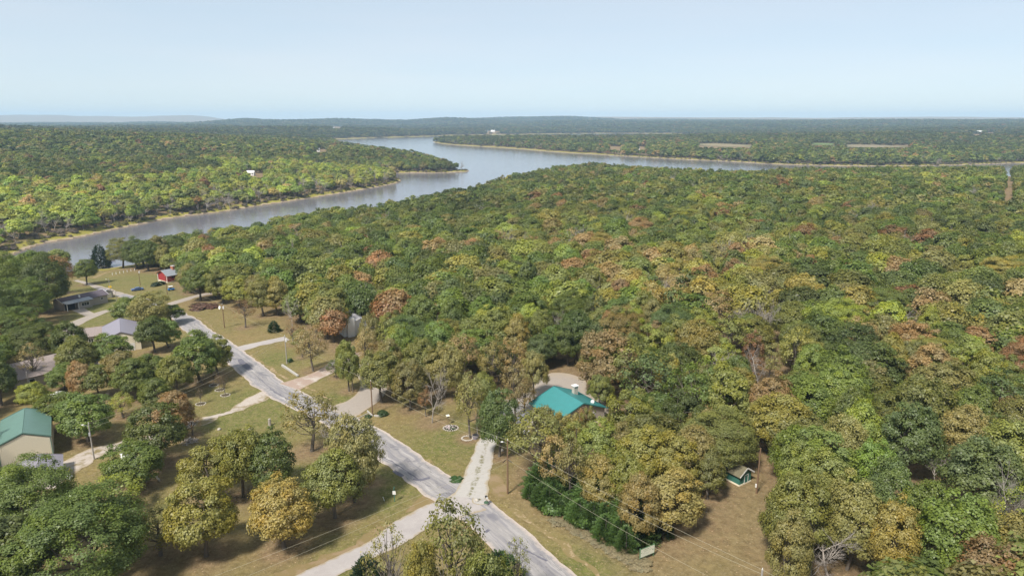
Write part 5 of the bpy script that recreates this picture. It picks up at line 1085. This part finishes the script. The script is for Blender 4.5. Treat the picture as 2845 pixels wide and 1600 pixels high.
for x in (-1, 1): MB().box(x - .06, x + .06, -.2, .2, 0, .42).build('leg', MT['white'], o)
for k, t in enumerate(np.linspace(0, 1, 7)):
    b = P(283 + 56 * t, 692 - 11 * t); o = MB().box(-.09, .09, -.09, .09, -.1, 1.1).build('fence_post', MT['white']); o.location = b; tag(o, 'short white post in the row across the lakeside lawn', 'post', 'row of white posts on the lakeside lawn')
# bushes: low shrubs with their own leaves
def shrub_mesh(seed, n=1500, card=.11, name='shrub_leaves'):
    r = np.random.default_rng(seed); v, f, lv, lb, c = crown_cards(r, 1.0, -.2, 1.0, 12, n, card, (.3, .5), .1); return mesh_np(name, v, [f], [M_LEAF], {'lv': lv, 'lb': lb})
SHR = [shrub_mesh(700 + i) for i in range(4)]
def shrub(vx, vy, rx, h, col, label, group=None, name='shrub'):
    o = link(bpy.data.objects.new(name, SHR[rng.integers(0, 4)])); b = P(vx, vy); o.location = b; o.scale = (rx, rx * rng.uniform(.8, 1.1), h); o.rotation_euler = (0, 0, rng.uniform(0, 6)); o.color = (*col, 1); return tag(o, label, 'shrub', group)
shrub(392, 720, 1.9, 1.5, (.03, .055, .028), 'dark evergreen shrub left of the red house wall'); shrub(402, 717, 2.1, 1.6, (.03, .055, .028), 'dark evergreen shrub at the corner of the red house')
shrub(513, 775, 4.6, 1.3, (.17, .10, .07), 'wide rust brown bush low on the grass above the road bend'); shrub(500, 770, 3.0, 1.2, (.16, .11, .06), 'smaller brown bush beside the wide one above the road bend')
shrub(962, 1043, 1.3, .9, (.05, .09, .03), 'dark green bush right of the white headwall'); shrub(926, 1050, .7, .6, (.05, .10, .04), 'small green bush left of the headwall by the concrete drive'); shrub(1147, 1207, 1.2, .5, (.05, .12, .03), 'bright green weed clump on the lawn near the driveway')
shrub(730, 910, .8, 1.0, (.05, .11, .03), 'small round green bush beside the transformer pole'); shrub(1345, 1240, 2.2, .9, (.15, .14, .09), 'greyish weed clump at the left end of the cedar thicket'); shrub(300, 882, 2.0, 1.4, (.06, .11, .03), 'green bush against the mauve-roofed garage')
shrub(1005, 972, 1.2, .8, (.14, .10, .05), 'low brown bush at the foot of the oaks above the concrete drive'); shrub(72, 1010, 2.4, 1.6, (.13, .13, .03), 'yellow green bush before the brown-roofed house'); shrub(110, 1000, 2.0, 1.3, (.08, .12, .03), 'green bush below the porch of the brown-roofed house')
for k in range(9): shrub(1400 + k * 26 + rng.uniform(-8, 8), 1312 + k * 13 + rng.uniform(-5, 5), rng.uniform(.9, 2.0), rng.uniform(.25, .5), (.27, .23, .13), 'pale dry weed clump in front of the cedar thicket', 'dry weed clumps along the cedar thicket', 'weed_clump')
# cedars
def cedar_mesh(seed, n=5200):
    r = np.random.default_rng(seed); H_ = 6.0; t = 1 - np.sqrt(r.random(n)); z = .25 + t * (H_ - .25); R0 = 1.6 * (1 - (z / H_) ** 1.9) ** .8 + .08
    a = r.uniform(0, 6.283, n); tuft = 1 + .18 * np.sin(a * 5 + z * 3.1 + seed) + .14 * np.sin(a * 9 - z * 5.3); q_ = R0 * tuft * r.uniform(.72, 1.05, n)
    p = np.stack([np.cos(a) * q_, np.sin(a) * q_, z + r.uniform(-.1, .25, n)], 1); out = np.stack([np.cos(a), np.sin(a), .9 * np.ones(n)], 1); out /= np.linalg.norm(out, axis=1)[:, None]
    side = np.cross(out, r.normal(size=(n, 3))); side /= np.linalg.norm(side, axis=1)[:, None]; L_ = r.uniform(.12, .34, n)[:, None]; w = .07
    v = np.stack([p - side * w, p + side * w, p + out * L_ + side * w * .3, p + out * L_ - side * w * .3], 1).reshape(-1, 3); lb = np.clip(r.random(n), 0, 1)
    cm = mesh_np('cedar_crown', v, [np.arange(n * 4).reshape(-1, 4)], [M_LEAF], {'lv': r.random(n), 'lb': lb}); g = Geo(); g.add(*tube_rings([(0, 0, -.3), (0, 0, 2), (0, 0, 5.2)], [.14, .1, .03], 6)); return cm, g.mesh('cedar_trunk', [M_BARK])
CED = [cedar_mesh(800 + i) for i in range(4)]
def cedar(vx, vy, h, col, label, wide=1.0, group=None):
    b = P(vx, vy); o = thing('cedar_tree', b, rng.uniform(0, 6), label, 'cedar', group); cm, tm = CED[rng.integers(0, 4)]; s = h / 6
    c_ = link(bpy.data.objects.new('crown', cm), o); c_.scale = (s * 1.15 * wide, s * 1.15 * wide, s); c_.color = (*col, 1); t_ = link(bpy.data.objects.new('trunk', tm), o); t_.scale = (s, s, s)
ED = np.array([(1334, 1262), (1401, 1290), (1468, 1320), (1535, 1352), (1585, 1378)]); k = 0
for row in range(4):
    for i in range(17):
        t = (i + .5 * (row % 2) + rng.uniform(-.2, .2)) / 16.0; t = min(max(t, 0), 1); x = np.interp(t, np.linspace(0, 1, 5), ED[:, 0]); y = np.interp(t, np.linspace(0, 1, 5), ED[:, 1])
        cedar(x + row * 13 + rng.uniform(-14, 14), y - row * 16 - 2 + rng.uniform(-9, 7), rng.uniform(1.2, 4.4) + row * .5, tuple(np.array((.080, .145, .028)) * rng.uniform(.75, 1.35)), ('front row ', 'second row ', 'third row ', 'back row ')[row] + 'cedar of the bright green thicket beside the road', rng.uniform(1.2, 1.9), 'cedars of the roadside thicket'); k += 1
for i in range(22):
    t = rng.random(); x = np.interp(t, np.linspace(0, 1, 5), ED[:, 0]); y = np.interp(t, np.linspace(0, 1, 5), ED[:, 1]); shrub(x + rng.uniform(-6, 26), y - rng.uniform(0, 34), rng.uniform(1.2, 2.0), rng.uniform(1.6, 3.0), tuple(np.array((.085, .160, .022)) * rng.uniform(.8, 1.25)), 'leafy bright green bush filling the cedar thicket', 'bushes inside the cedar thicket')
for (x, y, h) in ((1612, 1368, 3.2), (1640, 1360, 3.0), (1668, 1350, 3.4), (1625, 1340, 4)): cedar(x, y, h, (.04, .07, .018), 'dark low cedar under the orange oaks at the right end of the thicket', 1.2, 'cedars under the orange oaks')
cedar(255, 676, 13, (.030, .055, .030), 'tall dark pine standing alone at the water edge', 1.0); cedar(925, 1490, 5.5, (.03, .06, .025), 'dark cedar at the bottom edge left of the bare grey crowns', 1.2); cedar(1255, 1500, 6.5, (.05, .10, .02), 'bright green cedar at the bottom edge beside the road', 1.5); cedar(1275, 1470, 4.5, (.05, .10, .02), 'smaller bright cedar at the bottom edge touching the road', 1.5)
cedar(690, 835, 3.6, (.03, .07, .02), 'small green cedar left of the purple bare tree', 1.4)
# ------------------------------------------------------------------ lake side: dock, boat, snags
b = at_z(257, 675, WZ); dk = thing('dock', (b[0], b[1], WZ), math.radians(100), 'small grey floating dock at the near bank', 'dock')
for k in range(9): MB().box(k * .9, k * .9 + .86, -1.1, 1.1, .35, .45).build('plank', MT['plankwood'], dk)
MB().box(-.1, 8.2, -1.0, -.85, .05, .34).box(-.1, 8.2, .85, 1.0, .05, .34).build('float', MT['steel'], dk)
bo = at_z(277, 655, WZ); bt = thing('boat', (bo[0], bo[1], WZ), math.radians(15), 'small boat under a blue cover floating beside the dock', 'boat')
MB().poly([(-2.6, -.9, .7), (1.2, -.95, .75), (2.9, 0, .95), (1.2, .95, .75), (-2.6, .9, .7), (-2.5, -.6, -.1), (1.0, -.6, -.1), (2.3, 0, .0), (1.0, .6, -.1), (-2.5, .6, -.1)], [(9, 8, 7, 6, 5), (0, 5, 6, 1), (1, 6, 7, 2), (2, 7, 8, 3), (3, 8, 9, 4), (4, 9, 5, 0)]).build('hull', MT['white'], bt)
MB().poly([(-2.6, -.9, .72), (1.2, -.95, .77), (2.9, 0, .97), (1.2, .95, .77), (-2.6, .9, .72), (-2.2, 0, 1.5), (.8, 0, 1.5)], [(0, 1, 6, 5), (1, 2, 6), (2, 3, 6), (3, 4, 5, 6), (4, 0, 5)]).build('cover', MT['blue'], bt)
def snag(vx, vy, z, h, label, me_i=0, w=.5):
    b = P(vx, vy) if z is None else np.array([*at_z(vx, vy, z), z]); o = thing('dead_snag', b, rng.uniform(0, 6), label, 'dead tree', None); me = BARE[me_i]; c_ = link(bpy.data.objects.new('branches', me), o); c_.scale = (h / 12 * w, h / 12 * w, h / 12)
snag(197, 640, WZ - .3, 3.6, 'dead stump rising from the open water', 0, .25)
for k, (x, y) in enumerate(((428, 548), (500, 542), (551, 535), (562, 533), (622, 522), (655, 518), (705, 508))): snag(x, y - 2, None, rng.uniform(7, 11), 'bleached dead trunk standing on the far bank of the inlet', k % 5, .35); COL.objects[-1]; 
for o in [o for o in COL.objects if o.name.startswith('dead_snag') and o.get('label', '').startswith('bleached')]: o['group'] = 'dead trunks on the far bank'
# ------------------------------------------------------------------ houses far off
def far_house(vx, vy, wv, label, wall='white', roof='greyshingle', rz=.3, lift=0, cat='house', deep=.6):
    b = P(vx, vy); d = math.hypot(b[0], b[1]); W = wv * K / FPX * d; o = gable('far_house', (b[0] - W / 2, b[1]), rz + math.pi / 2, W * deep, W, W * .18 + 1.5, W * .3 + 2.5, MT[wall], MT[roof], label, cat, .4); 
    for k in range(3): wall_window(o, 'left', W * (.2 + .3 * k), 1.7, 1.4, 1.2)
    return o
far_house(648, 443, 17, 'white long house in a clearing of the far left woods', 'white', 'white', .0); far_house(613, 448, 10, 'grey shed just left of the white house across the inlet', 'tan', 'grey', 0)
far_house(812, 383, 15, 'white house on the wooded peninsula behind the inlet', 'white', 'greyshingle', .1); far_house(848, 323, 14, 'pale house in the woods above the far left shore', 'white', 'greyshingle', .1)
far_house(1547, 375, 24, 'large pink house on the far shore above the bare bank', 'terracotta', 'terracotta', -.1, deep=.4); far_house(1614, 377, 9, 'small white house right of the pink house on the far shore', 'white', 'greyshingle', -.1)
far_house(1232, 333, 9, 'left one of two tiny white houses on the distant shore', 'white', 'white', 0); far_house(1250, 333, 10, 'right one of two tiny white houses on the distant shore', 'white', 'white', 0); far_house(2455, 342, 12, 'white farm building in the distant woods at the right', 'white', 'white', 0, cat='barn'); far_house(1988, 411, 5, 'tiny white shed at the waterline of the right far shore', 'white', 'white', 0, cat='shed'); far_house(2490, 337, 16, 'long pale farm roof in the distant woods near the right edge', 'white', 'white', 0, cat='barn')
# ------------------------------------------------------------------ ground, finished once it is known where leaves fall
clear_v = inside(CLEAR, GX, GY)
lit = np.where(clear_v | ~GN, 0.0, 1.0)
lit = np.where(~GN, np.where(GD > 12, .9, 0), lit)
sel = (np.hypot(GX, GY) < 420) & GN
lx, ly = GX[sel], GY[sel]; acc = np.zeros(len(lx))
for (tx, ty, tr) in LITTER:
    dd = np.hypot(lx - tx, ly - ty); acc = np.maximum(acc, .85 * np.clip(1.5 - dd / (tr * 1.0), 0, 1))
ed = dist_line(np.vstack([CLEAR, CLEAR[:1]]), lx, ly)
acc = np.maximum(acc, .8 * np.clip(1 - ed / 9.0, 0, 1))
# the whole low right clearing is browner than the lawns on the left
brown = .42 * sstep(8, 26, lx - .12 * (ly - 100)) + .30 * (1 - sstep(-38, -15, lx)) * (1 - sstep(96, 118, ly)) + .25 * sstep(185, 215, ly) * (lx > -150)
acc = np.clip(np.maximum(acc, brown + .5 * acc), 0, 1)
lit[sel] = np.where(clear_v[sel], acc, 1.0)
lush = np.zeros(len(GX)); 
for (a, b, rr, am) in ((1120, 1120, 13, .5), (960, 1150, 9, .5), (820, 1010, 7, .9), (640, 1030, 15, .8), (840, 1215, 11, .7), (280, 770, 14, 1.6), (265, 800, 10, 1.6), (330, 710, 34, .5), (450, 735, 14, 1.3),
                       (700, 905, 7, .9), (1060, 1000, 6, 1.0), (400, 1310, 10, .5), (1480, 1430, 6, .8), (860, 1430, 8, .6), (500, 1040, 14, .4), (930, 1230, 8, .8)):
    q_ = P(a, b); lush = np.maximum(lush, am * np.exp(-((GX - q_[0]) ** 2 + (GY - q_[1]) ** 2) / rr ** 2))
gme = mesh_np('ground', gv, [q, cap], [ground_material()], smooth=True)
for nm, arr in (('litter', lit), ('shore', np.where(GW, -5, GD)), ('lush', lush)):
    a_ = gme.attributes.new(nm, 'FLOAT', 'POINT'); a_.data.foreach_set('value', np.append(arr, 0).astype(np.float32))
tag(link(bpy.data.objects.new('ground', gme)), kind='structure')

# ------------------------------------------------------------------ haze
hz = bpy.data.meshes.new('haze'); b_ = [(-16500, -16500), (16500, -16500), (16500, 16500), (-16500, 16500)]
hz.from_pydata([(x, y, -22) for x, y in b_] + [(x, y, 190) for x, y in b_], [], [(3, 2, 1, 0), (4, 5, 6, 7), (0, 1, 5, 4), (1, 2, 6, 5), (2, 3, 7, 6), (3, 0, 4, 7)])
hm, hnt, hout = nodes_mat('haze'); hv = hnt.nodes.new('ShaderNodeVolumePrincipled')
hv.inputs['Color'].default_value = (.55, .77, 1.0, 1); hv.inputs['Density'].default_value = 0.00009; hv.inputs['Anisotropy'].default_value = 0.0
hnt.links.new(hv.outputs[0], hout.inputs['Volume']); hz.materials.append(hm)
tag(link(bpy.data.objects.new('haze', hz)), kind='stuff')
